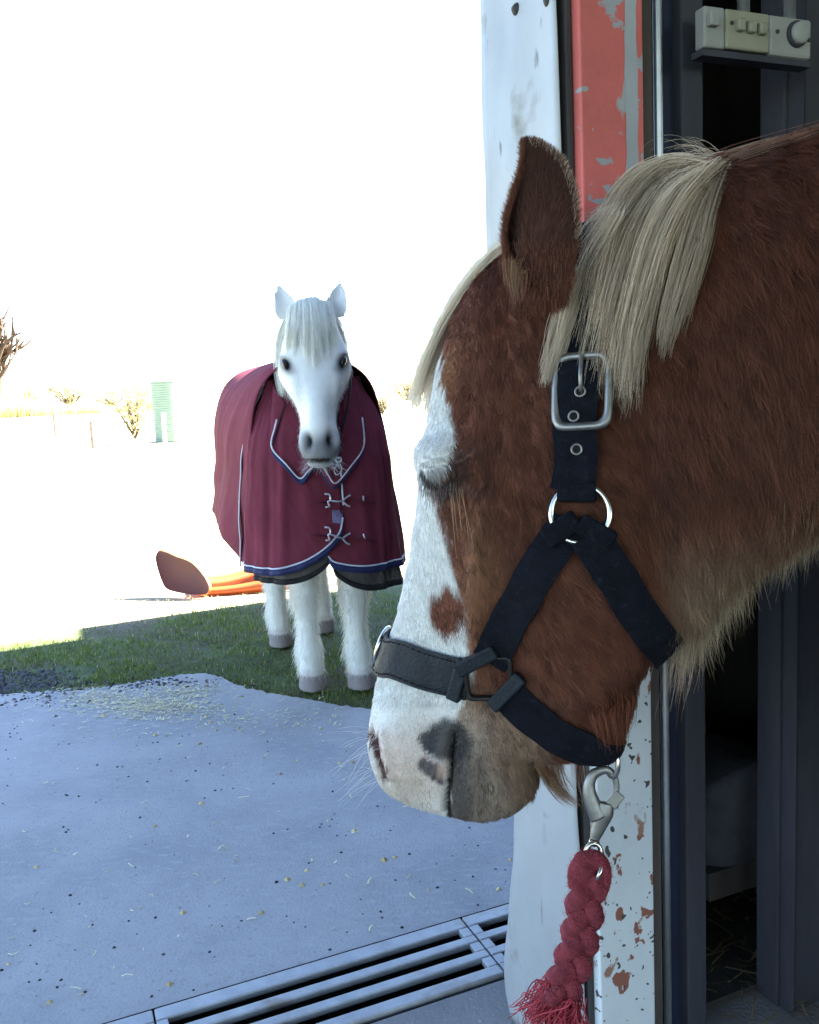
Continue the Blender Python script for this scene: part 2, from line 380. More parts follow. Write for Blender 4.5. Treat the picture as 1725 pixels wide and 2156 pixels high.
# ------------------------------------------------------------------ the sliding door folded back along the inner wall
sd = empty('sliding_door', wp(tR1 + .1, N_IN, 0)); tag(sd, 'dark sliding door edge with steel pipe beside the red board', 'door')
def strip(name, x0, x1, n0, n1, m, py=200, z0=0.0, z1=2.95, par=None, bev=.003):
    a = tpx(x0, py, n0)[0]; c = tpx(x1, py, n0)[0]
    return MB().wbox(a, c, n0, n1, z0, z1).build(name, m, par or sd, bevel=bev)
strip('timber_edge', 1347, 1376, N_IN + .012, N_IN + .10, M_brown)
strip('weather_sheet', 1376.5, 1431, N_IN + .040, N_IN + .10, M_navy)
strip('metal_edge', 1431.5, 1435, N_IN + .030, N_IN + .10, M_galv, bev=.0008)
strip('board', 1435.5, 1482, N_IN + .022, N_IN + .10, M_greydark)
a = tpx(1389, 200, N_IN + .015)[0]
m_ = MB(); m_.tube([wp(a, N_IN + .018, z) for z in np.linspace(0, 2.95, 8)], .0062, 16); m_.build('pipe', M_galv, sd, True)

fr = empty('steel_frame', wp(TV1 + .1, N_IN, 0)); tag(fr, 'grey upright frame at the right of the dark opening', 'frame')
strip('upright', 1652, 1668, N_IN + .05, N_IN + .10, M_greydark, par=fr)
strip('upright', 1674, 1690, N_IN + .08, N_IN + .12, M_dark, par=fr)
strip('thin_rail', 1692, 1694, N_IN + .02, N_IN + .08, M_greydark, par=fr, bev=.0008)
strip('upright', 1695.5, 1760, N_IN + .03, N_IN + .10, M_greydark, par=fr)
strip('upright', 1760.5, 1850, N_IN + .06, N_IN + .10, M_dark, par=fr)
# ================================================================== THE CHESTNUT PONY
# one swept body: pairs of points on the front/top line and the back/under line (on the mid plane), half width, width towards the front (skew), fullness
SEC = [
 (975, 1704, 1012, 1712, .010, 0.0, .80), (905, 1694, 1078, 1708, .034, 0.0, .75), (842, 1668, 1112, 1682, .046, 0.0, .72),
 (806, 1630, 1122, 1650, .053, .05, .72), (790, 1570, 1128, 1618, .058, .12, .72), (790, 1510, 1150, 1600, .057, .15, .75),
 (806, 1420, 1215, 1598, .053, .12, .78), (836, 1320, 1290, 1588, .054, .08, .80), (862, 1220, 1322, 1510, .062, .10, .80),
 (884, 1120, 1344, 1425, .076, .16, .78), (902, 1030, 1384, 1368, .090, .20, .75), (914, 950, 1424, 1344, .095, .20, .74),
 (922, 850, 1450, 1330, .092, .12, .76), (942, 740, 1475, 1316, .088, .04, .78), (985, 630, 1500, 1262, .082, -.02, .80),
 (1055, 548, 1532, 1232, .077, -.10, .82), (1140, 498, 1575, 1196, .075, -.20, .85), (1230, 482, 1630, 1160, .080, -.28, .88),
 (1320, 428, 1685, 1125, .088, -.30, .90), (1430, 368, 1745, 1095, .096, -.30, .92), (1560, 334, 1805, 1080, .108, -.28, .95),
 (1725, 294, 1890, 1130, .135, -.22, .95), (1900, 258, 1960, 1330, .17, -.15, .90), (2080, 240, 2040, 1560, .22, 0.0, .85),
 (2300, 285, 2280, 1720, .26, 0.0, .80), (2650, 300, 2650, 1780, .29, 0.0, .78), (3000, 280, 3000, 1650, .28, 0.0, .78),
 (3200, 340, 3200, 1450, .22, 0.0, .80), (3300, 480, 3290, 1150, .13, 0.0, .85), (3330, 650, 3330, 900, .02, 0.0, .9)]
NR_, NC = 560, 232
sec = np.array(SEC, float)
# rows spread by the length of the sweep, so the head gets its share
mid = (sec[:, :2] + sec[:, 2:4]) / 2
ctl = crom(sec, 4000); mm = (ctl[:, :2] + ctl[:, 2:4]) / 2; ff = ctl[:, :2]
ln = np.r_[0, np.cumsum(np.linalg.norm(np.diff(mm, axis=0), axis=1) * .5 + np.linalg.norm(np.diff(ff, axis=0), axis=1) * .5)]
wgt = np.where(mm[:, 0] < 1900, 1.0, .22); ln2 = np.r_[0, np.cumsum(np.diff(ln) * wgt[1:])]
want = np.linspace(0, ln2[-1], NR_)
row = np.stack([np.interp(want, ln2, ctl[:, k]) for k in range(7)], 1)
D0 = .92; TH = math.radians(22.0)
_px = np.arange(-400, 4200.0); _th = np.where(_px < 1300, TH, TH * (1 - sstep(1300, 1640, _px)) - math.radians(7) * sstep(1640, 2100, _px))
_dd = np.cumsum(np.tan(_th)) * (D0 / F); _dd -= np.interp(1330, _px, _dd)
def hdepth(px): return D0 - np.interp(px, _px, _dd)
def htheta(px): return np.interp(px, _px, _th)
CAMX, CAMY, CAMZ = CAMN[:, 0], CAMN[:, 1], CAMN[:, 2]
def hpos(px, py, wl):
    """a point of the pony: mid-plane point plus wl metres towards its near side"""
    px, py, wl = np.broadcast_arrays(np.asarray(px, float), py, wl)
    d = hdepth(px); th = htheta(px)
    x = (px - CX) / F * d - wl * np.sin(th); y = -(py - CY) / F * d; z = -d + wl * np.cos(th)
    return np.array([0, 0, CAMH]) + x[..., None] * CAMX + y[..., None] * CAMY + z[..., None] * CAMZ
ang = 2 * math.pi * np.arange(NC) / NC
ca, sa = np.cos(ang), np.sin(ang)
FX, FY, BX, BY, WW, SK, EX = [row[:, k][:, None] for k in range(7)]
s_ = -np.sign(ca) * np.abs(ca) ** .92
PXm = (FX + BX) / 2 + (BX - FX) / 2 * s_[None]; PYm = (FY + BY) / 2 + (BY - FY) / 2 * s_[None]
WL = np.sign(sa)[None] * np.abs(sa)[None] ** EX * WW * (1 + SK * ca[None])
base = hpos(PXm, PYm, WL)                                  # (rows, cols, 3)
def grid_normals(p):
    dr = np.gradient(p, axis=0); dc = (np.roll(p, -1, 1) - np.roll(p, 1, 1)); n = np.cross(dc, dr)
    n /= np.linalg.norm(n, axis=-1)[..., None] + 1e-12; return n
nrm = grid_normals(base)
cen = base.mean(1)[:, None]
if ((nrm * (base - cen)).sum(-1) > 0).mean() < .5: nrm = -nrm
SCR = proj(base)
near = (np.arange(NC) > 0) & (np.arange(NC) < NC // 2)
def pick(px, py):
    """row, column of the near-side surface point seen at a place in the picture"""
    d = (SCR[..., 0] - px) ** 2 + (SCR[..., 1] - py) ** 2
    vis = ((nrm * (base - np.array([0, 0, CAMH]))).sum(-1) < 0) & near[None]
    d = np.where(vis, d, 1e12); i = int(d.argmin()); return i // NC, i % NC
mir = (-np.arange(NC)) % NC
def bump(px, py, rx, ry, h, rot=0.0, sharp=2.0):
    """raised (or sunk) spot on both sides of the head, axes in picture units along the mid plane"""
    global disp
    r, c = pick(px, py); u = PXm - PXm[r, c]; v = PYm - PYm[r, c]; w_ = (np.abs(WL) - abs(WL[r, c])) * F / D0
    a = math.radians(rot); x = u * math.cos(a) + v * math.sin(a); y = -u * math.sin(a) + v * math.cos(a)
    q = (x / rx) ** 2 + (y / ry) ** 2 + (w_ / (max(rx, ry) * 1.6)) ** 2
    disp += h * np.exp(-q ** (sharp / 2))
disp = np.zeros((NR_, NC))
def stroke(pts, wid, h):
    """groove or ridge along a line given by places in the picture"""
    global disp
    rc = np.array([pick(*p) for p in pts]); q = np.array([base[a, b] for a, b in rc]); q = crom(q, 60)
    m = np.zeros((NR_, NC)); lo, hi = max(0, rc[:, 0].min() - 60), min(NR_, rc[:, 0].max() + 60)
    sub = base[lo:hi].copy(); half = sub[:, :NC // 2 + 1]
    d = np.full(half.shape[:2], 1e9)
    for k in q: d = np.minimum(d, np.linalg.norm(half - k, axis=-1))
    e = h * np.exp(-(d / wid) ** 2)
    m[lo:hi, :NC // 2 + 1] = e; m[lo:hi, NC // 2 + 1:] = e[:, 1:NC // 2][:, ::-1]
    disp += m
# bones and flesh of the head
bump(925, 960, 75, 42, .016)                 # brow over the eye
bump(935, 1005, 44, 34, .010)                # closed lid
bump(1020, 985, 50, 60, -.008)               # hollow behind the eye
bump(985, 800, 60, 90, -.006)                # temple
bump(1000, 1190, 30, 150, .006, 6)           # facial crest
bump(1210, 1260, 150, 150, .010)             # cheek muscle
bump(1060, 1330, 45, 120, -.006, 8)          # hollow before the cheek
bump(960, 1300, 40, 100, .003)
bump(835, 1560, 38, 85, .008)                # nostril flare
bump(880, 1630, 55, 50, .007)                # upper lip
bump(1035, 1660, 70, 60, .010)               # lower lip and chin
bump(950, 1545, 34, 26, .004)
stroke([(957, 1545), (953, 1590), (948, 1640), (945, 1675), (946, 1704)], .0030, -.013)   # mouth
stroke([(925, 1600), (922, 1650), (925, 1690)], .011, .005); stroke([(985, 1600), (985, 1650), (975, 1700)], .013, .006)   # lips either side
stroke([(781, 1540), (790, 1572), (801, 1606), (811, 1636)], .0055, -.013)      # nostril slit
stroke([(812, 1545), (824, 1585), (830, 1625)], .005, .0045)                     # its rim
stroke([(1120, 1560), (1135, 1620)], .010, -.004)
stroke([(890, 1012), (915, 1028), (950, 1020), (975, 990)], .0022, -.004)    # lid crease
stroke([(893, 990), (925, 985), (965, 968), (1000, 940)], .0025, -.003)
stroke([(900, 975), (935, 965), (975, 945)], .0022, -.002)
stroke([(1200, 1500), (1310, 1400), (1330, 1340)], .012, .004)       # edge of the jaw
stroke([(1080, 1420), (1150, 1500), (1230, 1560)], .014, -.004)
stroke([(1010, 1130), (1000, 1250), (1000, 1330)], .006, .004)       # vein
stroke([(1440, 1330), (1400, 1200), (1370, 1050), (1330, 900)], .020, -.012)  # groove between jaw and neck
stroke([(1450, 700), (1540, 900), (1600, 1080)], .03, -.006)
x_, y_, z_ = (base * 60).transpose(2, 0, 1)
disp += .0007 * lat_noise(x_, y_, z_, 3) + .0012 * lat_noise(x_ / 3, y_ / 3, z_ / 3, 5)
body = base + nrm * disp[..., None]
# soften creases a little along the rows
for _ in range(1):
    body[1:-1] = body[1:-1] * .7 + (body[2:] + body[:-2]) * .15
nrm2 = grid_normals(body)
if ((nrm2 * nrm).sum(-1) > 0).mean() < .5: nrm2 = -nrm2
SCR2 = proj(body); SX = SCR2[..., 0].copy(); SY = SCR2[..., 1].copy()
# ---------------------------------------------- coat colours (near side worked out, far side mirrored)
CH = np.array([.140, .050, .030]); WHT = np.array([.63, .63, .625]); PINK = np.array([.50, .33, .28]); DK = np.array([.020, .019, .022]); TAN = np.array([.27, .19, .135]); FLAX = np.array([.69, .565, .445])
nz1 = lat_noise(x_ * 1.2, y_ * 1.2, z_ * .5, 11); nz2 = lat_noise(x_ * 5, y_ * 5, z_ * 1.6, 12)
qx = SX + 9 * nz1 + 6 * nz2; qy = SY + 10 * nz1 - 6 * nz2
def lim(pts): p = np.array(pts, float); return np.interp(qy, p[:, 1], p[:, 0])
blaze = lim([(1000, 540), (955, 640), (930, 720), (928, 790), (942, 850), (952, 900), (958, 940), (945, 970), (905, 1030), (925, 1100), (942, 1170), (964, 1230), (975, 1290), (982, 1350), (990, 1400), (985, 1450), (968, 1500), (955, 1540), (948, 1600), (944, 1720)])
isw = sstep(7, -7, qx - blaze)
col = np.empty((NR_, NC, 3)); col[:] = CH
col *= (1 + .16 * nz1 + .10 * lat_noise(x_ / 4, y_ / 4, z_ / 4, 8))[..., None]
def over(m, c):
    global col
    col = col * (1 - m[..., None]) + np.asarray(c) * m[..., None]
def spot(px, py, rx, ry, rot=0, soft=.25):
    a = math.radians(rot); u = qx - px; v = qy - py
    x = u * math.cos(a) + v * math.sin(a); y = -u * math.sin(a) + v * math.cos(a)
    return sstep(1 + soft, 1 - soft, np.sqrt((x / rx) ** 2 + (y / ry) ** 2))
over(sstep(0, 1, np.clip((qy - 200) / 1600, 0, 1)) * .25 * (qx > 1450) * sstep(2300, 1900, qx), [.20, .085, .05])
over(spot(1330, 1130, 130, 120, 0, .6) * .3, [.24, .10, .055])
over(sstep(1350, 1480, qx) * sstep(2150, 1900, qx) * sstep(1050, 1250, qy) * .8, [.34, .24, .16])                  # pale under the neck
over(spot(1010, 1290, 40, 150, 5, .5) * .5, [.30, .14, .08])
over(spot(1000, 1180, 28, 120, 8, .6) * .5, [.30, .15, .085])
over(spot(935, 800, 22, 90, 12, .6) * .5, [.32, .15, .07])
lower = sstep(1430, 1500, qy) * sstep(1170, 1090, qx)
over(lower, TAN); over(lower * sstep(1470, 1560, qy) * sstep(1110, 1030, qx), [.29, .225, .185])
over(spot(1065, 1570, 40, 90, -12, .6) * .6, [.14, .07, .04])
over(isw, WHT)
over(spot(942, 1290, 34, 54, 0, .25), CH * 1.15)
over(spot(890, 1590, 85, 80, 0, .8) * isw * .5, [.58, .42, .36])
over(spot(850, 1650, 75, 55, 20, .8) * .55, [.40, .30, .22])
over(spot(902, 1600, 12, 8) * .5, PINK)
over(spot(945, 1560, 52, 46, 20, .22) * .92, DK * 1.6); over(spot(905, 1562, 18, 24, 0, .2) * .9, DK * 2)
over(spot(905, 1620, 15, 24, -35, .25) * .9, DK * 2); over(spot(922, 1637, 16, 9, 25, .3) * .9, DK * 2)
over(sstep(34, 4, np.abs(qx - 962)) * sstep(1560, 1600, qy) * (qx > 950) * .8, DK * 1.6)
over(spot(990, 1650, 34, 60, 0, .5) * .5, [.04, .035, .035])
mx_ = np.interp(SY, [1540, 1590, 1640, 1675, 1710], [958, 953, 948, 945, 946]); over(sstep(6, 2.5, np.abs(SX - mx_)) * sstep(1535, 1555, SY) * .96, [.006, .005, .006])
over(spot(925, 1622, 14, 14, 0, .5) * .7, PINK)
nl = np.interp(qy, [1530, 1560, 1600, 1640], [779, 786, 799, 813])
over(sstep(1520, 1545, qy) * sstep(1650, 1630, qy) * sstep(34, 22, np.abs(qx - nl - 26)) * .55, [.62, .50, .46])
over(sstep(1528, 1550, qy) * sstep(1648, 1628, qy) * sstep(13, 7, np.abs(qx - nl)) * .97, [.085, .028, .030])    # inside the nostril
over(spot(945, 992, 55, 9, -14, .6) * .6, DK * 1.6); over(spot(905, 1018, 24, 14, 25, .5) * .7, DK * 1.6); over(spot(985, 955, 55, 14, -32, .8) * .4, DK * 1.8)
over(spot(960, 1025, 50, 18, 0, .9) * .3, DK * 3)
def cline(pts, wid, c, k):
    q = crom(pts, 60); d = np.full(SX.shape, 1e9); ok = (SX > q[:, 0].min() - 40) & (SX < q[:, 0].max() + 40) & (SY > q[:, 1].min() - 40) & (SY < q[:, 1].max() + 40)
    dd = d[ok]
    for a_ in q: dd = np.minimum(dd, np.hypot(SX[ok] - a_[0], SY[ok] - a_[1]))
    d[ok] = dd; over(sstep(wid * 1.6, wid * .5, d) * k, c)
cline([(886, 992), (897, 1012), (915, 1026), (938, 1026), (962, 1012), (985, 988)], 4.5, [.010, .009, .010], .95)     # shut lids
cline([(884, 975), (905, 984), (935, 982), (968, 966), (1000, 940)], 2.6, [.05, .045, .05], .8)
cline([(893, 962), (918, 968), (948, 962), (975, 948)], 2.2, [.16, .15, .16], .6)
cline([(905, 1040), (930, 1046), (958, 1038), (980, 1020)], 2.4, [.05, .03, .025], .6)
h2 = NC // 2
col[:, h2 + 1:] = col[:, 1:h2][:, ::-1]
col = np.clip(col, .008, .8)

cpv = [tuple(q) for q in body.reshape(-1, 3)]; cpf = []
idx = np.arange(NR_ * NC).reshape(NR_, NC); nx = np.roll(idx, -1, 1)
cpf = np.stack([idx[:-1], nx[:-1], nx[1:], idx[1:]], -1).reshape(-1, 4).tolist()
cpf += [idx[0][::-1].tolist(), idx[-1].tolist()]
ccol = [tuple(c) for c in col.reshape(-1, 3)]
# ---------------------------------------------- ears, part of the same skin
EAR = np.array([(675, 1100, 1165), (640, 1088, 1182), (600, 1070, 1200), (540, 1057, 1213), (480, 1057, 1219), (430, 1070, 1214), (390, 1086, 1203), (355, 1099, 1186), (330, 1104, 1166), (312, 1107, 1138), (303, 1110, 1116)], float)
er = crom(EAR, 60); ear_rows = []; EW, EN = 30, 60
def hs(px, py, wl): return P(px, py, float(hdepth(px)) - wl)      # seen at (px, py), wl nearer than the mid plane
def ear(side, dpx, scale, wbase):
    o = len(cpv); pts = np.zeros((2, EN, EW, 3)); scr = np.zeros((EN, EW, 2))
    for i in range(EN):
        py, xl, xr = er[i]; py += 8 * i / EN; py = 640 + (py - 640) * scale; m = (xl + xr) / 2 + dpx; h = (xr - xl) / 2 * scale * .88; a = i / (EN - 1)
        for j in range(EW):
            b_ = -1 + 2 * j / (EW - 1)
            bx = math.sin(b_ * math.pi / 2)
            cup = (h / F * D0) * (.34 * (1 - b_ * b_)) * (1 - .3 * a) - .012 * math.exp(-((b_ + .62) / .20) ** 2 - ((a - .34) / .20) ** 2) + .006 * b_
            fold = .007 * math.exp(-((b_ + .93) / .10) ** 2) * math.sin(min(1, a * 1.1) * math.pi)
            wl = wbase + .012 * math.sin(a * math.pi) - .006 * a + cup + fold - .055 * max(0, 1 - a / .20) ** 1.5
            pts[0, i, j] = hs(m + h * bx, py, side * wl if side > 0 else -(wbase + cup * .5))
            pts[1, i, j] = hs(m + h * bx * .985, py, (side * (wl - .007 * (1 - .6 * abs(b_)))) if side > 0 else -(wbase + cup * .5 + .007))
            scr[i, j] = (m + h * bx, py)
    cpv.extend(tuple(q) for q in pts[0].reshape(-1, 3)); cpv.extend(tuple(q) for q in pts[1].reshape(-1, 3))
    I = o + np.arange(EN * EW).reshape(EN, EW); J = I + EN * EW
    for (A, B, C, D_) in ((I[:-1, :-1], I[:-1, 1:], I[1:, 1:], I[1:, :-1]), (J[:-1, :-1], J[1:, :-1], J[1:, 1:], J[:-1, 1:])):
        cpf.extend(np.stack([A, B, C, D_], -1).reshape(-1, 4).tolist())
    for k in range(EN - 1):
        cpf.append([I[k, 0], I[k + 1, 0], J[k + 1, 0], J[k, 0]]); cpf.append([I[k, -1], J[k, -1], J[k + 1, -1], I[k + 1, -1]])
    for k in range(EW - 1): cpf.append([I[-1, k], I[-1, k + 1], J[-1, k + 1], J[-1, k]])
    for s in (0, 1):
        for i in range(EN):
            for j in range(EW):
                b_ = -1 + 2 * j / (EW - 1); a = i / (EN - 1); e = max(0, abs(b_) - .72) / .28
                slit = math.exp(-((b_ + .60) / .20) ** 2 - ((a - .34) / .22) ** 2); inner = np.array([.082, .030, .019]) * (1 - e) + CH * 1.2 * e; inner = inner * (1 - .85 * slit)
                tip = sstep(.78, .98, a); c = inner * (1 - tip) + np.array([.035, .018, .014]) * tip
                ccol.append(tuple(c if s == 0 else CH * .9))
    return pts, scr
ear_pts, ear_scr = ear(1, 0, 1.0, .078)
ear(-1, -10, .86, .060)
# ---------------------------------------------- legs down to the floor (to the right of the picture)
def leg(px, wl, hind):
    top = hpos(px, 1080 if hind else 1250, wl); foot = top.copy(); foot[2] = 0
    H_ = top[2]
    if hind: prof = [(0, 1.0, .15), (.02, .72, .12), (-.03, .55, .075), (.07, .42, .05), (.05, .25, .036), (.04, .12, .045), (.0, .045, .052), (-.01, 0, .06)]
    else: prof = [(0, 1.0, .12), (.0, .75, .09), (0, .55, .058), (0, .46, .056), (.0, .30, .036), (.0, .13, .045), (-.03, .045, .052), (-.04, 0, .06)]
    v = []; n = 16; pr = crom(prof, 40); o = len(cpv)
    for (dx, hz, r) in pr:
        c = foot + np.array([dx, 0, hz * H_])
        for j in range(n): t = 2 * math.pi * j / n; v.append(tuple(c + r * np.array([math.cos(t), math.sin(t) * .85, 0])))
    cpv.extend(v); cpf.extend([o + i * n + j, o + i * n + (j + 1) % n, o + (i + 1) * n + (j + 1) % n, o + (i + 1) * n + j] for i in range(39) for j in range(n))
    cpf.append([o + 39 * n + j for j in range(n)]); cpf.append([o + j for j in range(n)][::-1])
    for (dx, hz, r) in pr: ccol.extend([tuple(WHT * .8 if .06 < hz < .3 else (CH if hz >= .3 else np.array([.09, .08, .07])))] * n)
for px, wl, hd in ((2330, .13, False), (2420, -.13, False), (2960, .13, True), (3010, -.13, True)): leg(px, wl, hd)
pony = empty('chestnut_pony', tuple(np.r_[hpos(2400, 1000, 0)[:2], 0]))
tag(pony, 'chestnut pony with white blaze dozing in the foreground, head in profile', 'pony')
M_skin = attr_mat('pony_skin', .8, .2, 0, .3, 350)
bo = pyd('body', cpv, cpf, M_skin, pony, True)
set_col(bo.data, np.array(ccol, np.float32))

# ---------------------------------------------- surface look-up used by hair and halter
def surf(r, c):
    r = np.clip(np.asarray(r, float), 0, NR_ - 1.001); c = np.asarray(c, float) % NC
    i = r.astype(int); j = c.astype(int); u = (r - i)[..., None]; v = (c - j)[..., None]; j2 = (j + 1) % NC
    f_ = lambda A: (A[i, j] * (1 - u) + A[i + 1, j] * u) * (1 - v) + (A[i, j2] * (1 - u) + A[i + 1, j2] * u) * v
    p = f_(body); n = f_(nrm2); n /= np.linalg.norm(n, axis=-1)[..., None]; return p, n
def pick2(px, py):
    d = (SX - px) ** 2 + (SY - py) ** 2
    vis = ((nrm2 * (body - np.array([0, 0, CAMH]))).sum(-1) < 0.0) & near[None]
    d = np.where(vis, d, 1e12); i = int(d.argmin()); return i // NC, i % NC

# ---------------------------------------------- short coat
def coat(n, seed):
    r = np.random.default_rng(seed)
    area = np.linalg.norm(np.cross(np.roll(body, -1, 1) - body, np.roll(body, -1, 0) - body), axis=-1); area[-1] = 0
    ok = (SX < 1950); far = np.arange(NC) > NC // 2; area = area * ok * np.where(far[None], .35, 1.0)
    pr = (area / area.sum()).ravel(); k = r.choice(NR_ * NC, n, p=pr)
    i, j = k // NC + r.random(n), k % NC + r.random(n); p, nn = surf(i, j); ii, jj = np.clip(i.astype(int), 0, NR_ - 1), j.astype(int) % NC
    sx, sy = SX[ii, jj], SY[ii, jj]; c = col[ii, jj]
    # lie of the coat: down the face, sweeping back over the cheek, down the neck
    fx = np.where(sx < 1300, .25 + .5 * sstep(1000, 1250, sx), .3); fy = np.full(n, -1.0)
    kx, ky = (sx / 15 + .4 * np.sin(sy / 40)).astype(int), (sy / 26 + .5 * np.sin(sx / 33)).astype(int); hsh = (kx * 7919 + ky * 104729) % 4093; cr = np.random.default_rng(5).normal(0, 1, (4093, 3)); ck = cr[hsh]
    fx = np.where((sx > 1350) & (sy < 1000), .35, fx); fx = fx + np.where((sy > 1450) & (sx < 1000), -.3, 0) + .25 * lat_noise(sx / 60, sy / 60, 0 * sx, 4)
    d = fx[:, None] * CAMX + fy[:, None] * CAMY; d = d - nn * (d * nn).sum(-1)[:, None]; d /= np.linalg.norm(d, axis=-1)[:, None] + 1e-9
    fx = fx + ck[:, 0] * np.where(sx < 1000, .08, .20)
    d = fx[:, None] * CAMX + fy[:, None] * CAMY; d = d - nn * (d * nn).sum(-1)[:, None]; d /= np.linalg.norm(d, axis=-1)[:, None] + 1e-9
    L = np.where(sx < 1000, .0075, .012) + .015 * sstep(1250, 1500, sx)
    L = L * np.where((sy > 1480) & (sx < 1120), .6, 1.0)
    L = L * r.uniform(.6, 1.3, n); lift = np.where(sx > 1250, .30, .20) + .12 * r.random(n) + .07 * np.abs(ck[:, 1])
    side = np.cross(nn, d); bend = r.normal(0, .15, n)
    u = np.linspace(0, 1, 5)[None, :, None]
    pts = p[:, None] - nn[:, None] * .0006 + L[:, None, None] * (u * d[:, None] + (lift[:, None, None] * u * (1 - .35 * u)) * nn[:, None] + (bend[:, None, None] * u ** 2) * side[:, None])
    isd = (c[:, 2] < .2); c = c * np.clip(1 + np.where(isd, .20, .03) * ck[:, 2], .5, 1.6)[:, None]; c = c * (1 + r.normal(0, .13, n))[:, None] * np.where(isd, 1.0, 1.12)[:, None] * np.where(r.random(n) < .10, 1.35, 1.0)[:, None]
    return pts, c
pts, c = coat(190000, 21)
hair('coat', pts, c, .00022, .00008, pony)
# ---------------------------------------------- mane, forelock, fringe, whiskers
dg_v = [Vector(q) for q in body[:, :].reshape(-1, 3)]
bvh = BVHTree.FromPolygons(dg_v, [tuple(q) for q in np.stack([idx[:-1], nx[:-1], nx[1:], idx[1:]], -1).reshape(-1, 4).tolist()])
def onskin(px, py, lift=0.0):
    d = Vector(ray(px, py)); L = d.length; h = bvh.ray_cast(Vector((0, 0, CAMH)), d / L)
    dep = h[3] / L if h[0] is not None else float(hdepth(px))
    return P(px, py, dep - lift)
def locks(guides, n, clumps, seed, K=14, spread=.010, tip=.35, jit=.0012, colA=FLAX, colB=FLAX * .6, white=.0, ragged=.12):
    """strands between neighbouring guide curves, gathered into locks"""
    r = np.random.default_rng(seed)
    gs = np.array([crom(g_, K) for g_ in guides])               # (G,K,3)
    gpos = r.uniform(0, len(gs) - 1.001, clumps); out = []; cs = []
    per = n // clumps; u = np.linspace(0, 1, K)
    for q in gpos:
        i = int(q); f_ = q - i; cen_ = gs[i] * (1 - f_) + gs[i + 1] * f_
        wave = r.normal(0, .0025, 3)[None] * np.sin(u * r.uniform(2, 5) + r.uniform(0, 6))[:, None]
        cl = r.uniform(1 - 2 * ragged, 1.0); cc = colA * (1 - (k_ := r.random() ** 1.2)) + colB * k_
        for s in range(per):
            off = r.normal(0, spread, 3) * np.array([1, 1, .5]); L = cl * r.uniform(1 - ragged, 1.02)
            base_ = cen_ + wave + off[None] * (1 - (1 - tip) * u)[:, None] + np.cumsum(r.normal(0, jit, (K, 3)), 0) * u[:, None] * .6
            uu = u * L; pt = np.stack([np.interp(uu, u, base_[:, a]) for a in range(3)], 1); out.append(pt)
            cs.append(cc * (1 + r.normal(0, .14)) + white * u.mean())
    return np.array(out), np.array(cs)
def guide(pts, l0=.004, l1=.016, l2=.006):
    k = len(pts); return [onskin(px, py, np.interp(i / (k - 1), [0, .45, 1], [l0, l1, l2])) for i, (px, py) in enumerate(pts)]
MG = [[(1502, 350), (1425, 326), (1345, 350), (1284, 420), (1248, 520), (1226, 620), (1210, 700)],
      [(1504, 352), (1410, 345), (1335, 395), (1290, 480), (1262, 590), (1240, 700), (1224, 790)],
      [(1506, 352), (1410, 370), (1345, 440), (1305, 540), (1275, 660), (1258, 760), (1250, 830)],
      [(1508, 354), (1425, 395), (1368, 480), (1332, 590), (1304, 700), (1290, 780), (1284, 838)],
      [(1510, 355), (1440, 415), (1392, 510), (1358, 630), (1334, 740), (1326, 810), (1322, 862)],
      [(1510, 355), (1444, 428), (1400, 520), (1370, 640), (1350, 740), (1342, 800), (1338, 850)]]
MG2 = [[(1514, 356), (1458, 428), (1428, 520), (1404, 620), (1392, 690), (1386, 730)],
       [(1520, 356), (1484, 430), (1456, 520), (1428, 620), (1410, 690), (1400, 760)],
       [(1526, 356), (1500, 430), (1482, 520), (1456, 610), (1432, 680), (1416, 740)],
       [(1532, 354), (1508, 420), (1500, 490), (1490, 550), (1478, 600), (1466, 640)]]
g1 = [guide(g_, .003, .020, .008) for g_ in MG]; g2 = [guide(g_, .003, .014, .005) for g_ in MG2]
p1, c1 = locks(g1 + [g1[2], g1[1], g1[3], g1[0]][:0], 3000, 72, 1, spread=.0052, tip=.13, ragged=.26, jit=.0027, colA=np.array([.82, .68, .53]), colB=np.array([.26, .195, .14]))  # bright and dark locks colour in the mane's highlights and shadows
p2, c2 = locks(g2, 330, 11, 2, spread=.0032, tip=.25, ragged=.12, colA=FLAX * .9, colB=np.array([.25, .18, .12]))
# a thin cover laid back along the crest to the right, and flyaway hairs over the parting
g3 = [[hpos(px, py - dy, wl) for px, py in ((1505, 352), (1560, 334), (1640, 313), (1725, 292), (1800, 276), (1880, 262))] for wl, dy in ((-.02, 2), (0, 8), (.02, 4), (.045, -14))]
p3, c3 = locks(g3, 150, 24, 3, spread=.004, tip=.6, ragged=.3, colA=FLAX * .7, colB=CH * 1.4)
g4 = [[hpos(px, py, wl) for px, py in q] for q, wl in (([(1500, 350), (1450, 305), (1400, 298), (1360, 320), (1335, 360)], 0), ([(1505, 350), (1470, 318), (1430, 312), (1395, 322), (1370, 345)], .01), ([(1540, 345), (1510, 328), (1480, 330), (1450, 345), (1430, 360)], 0))]
p4, c4 = locks(g4, 26, 26, 4, spread=.006, tip=1.2, ragged=.3, colA=FLAX * 1.1)
g5 = [[hs(px, py, wl) for px, py in q] for q, wl in (([(1300, 430), (1262, 442), (1232, 470), (1215, 510), (1206, 560)], .01), ([(1290, 440), (1255, 470), (1228, 520), (1212, 580), (1204, 640)], .05), ([(1300, 440), (1270, 500), (1236, 560), (1214, 640), (1206, 700)], .075))]
p5, c5 = locks(g5, 260, 60, 5, spread=.006, tip=1.2, ragged=.4, colA=FLAX * 1.1)
hair('mane', np.concatenate([p1, p2]), np.concatenate([c1, c2]), .00024, .00009, pony)
hair('mane', np.concatenate([p3]), np.concatenate([c3]), .00024, .0001, pony)
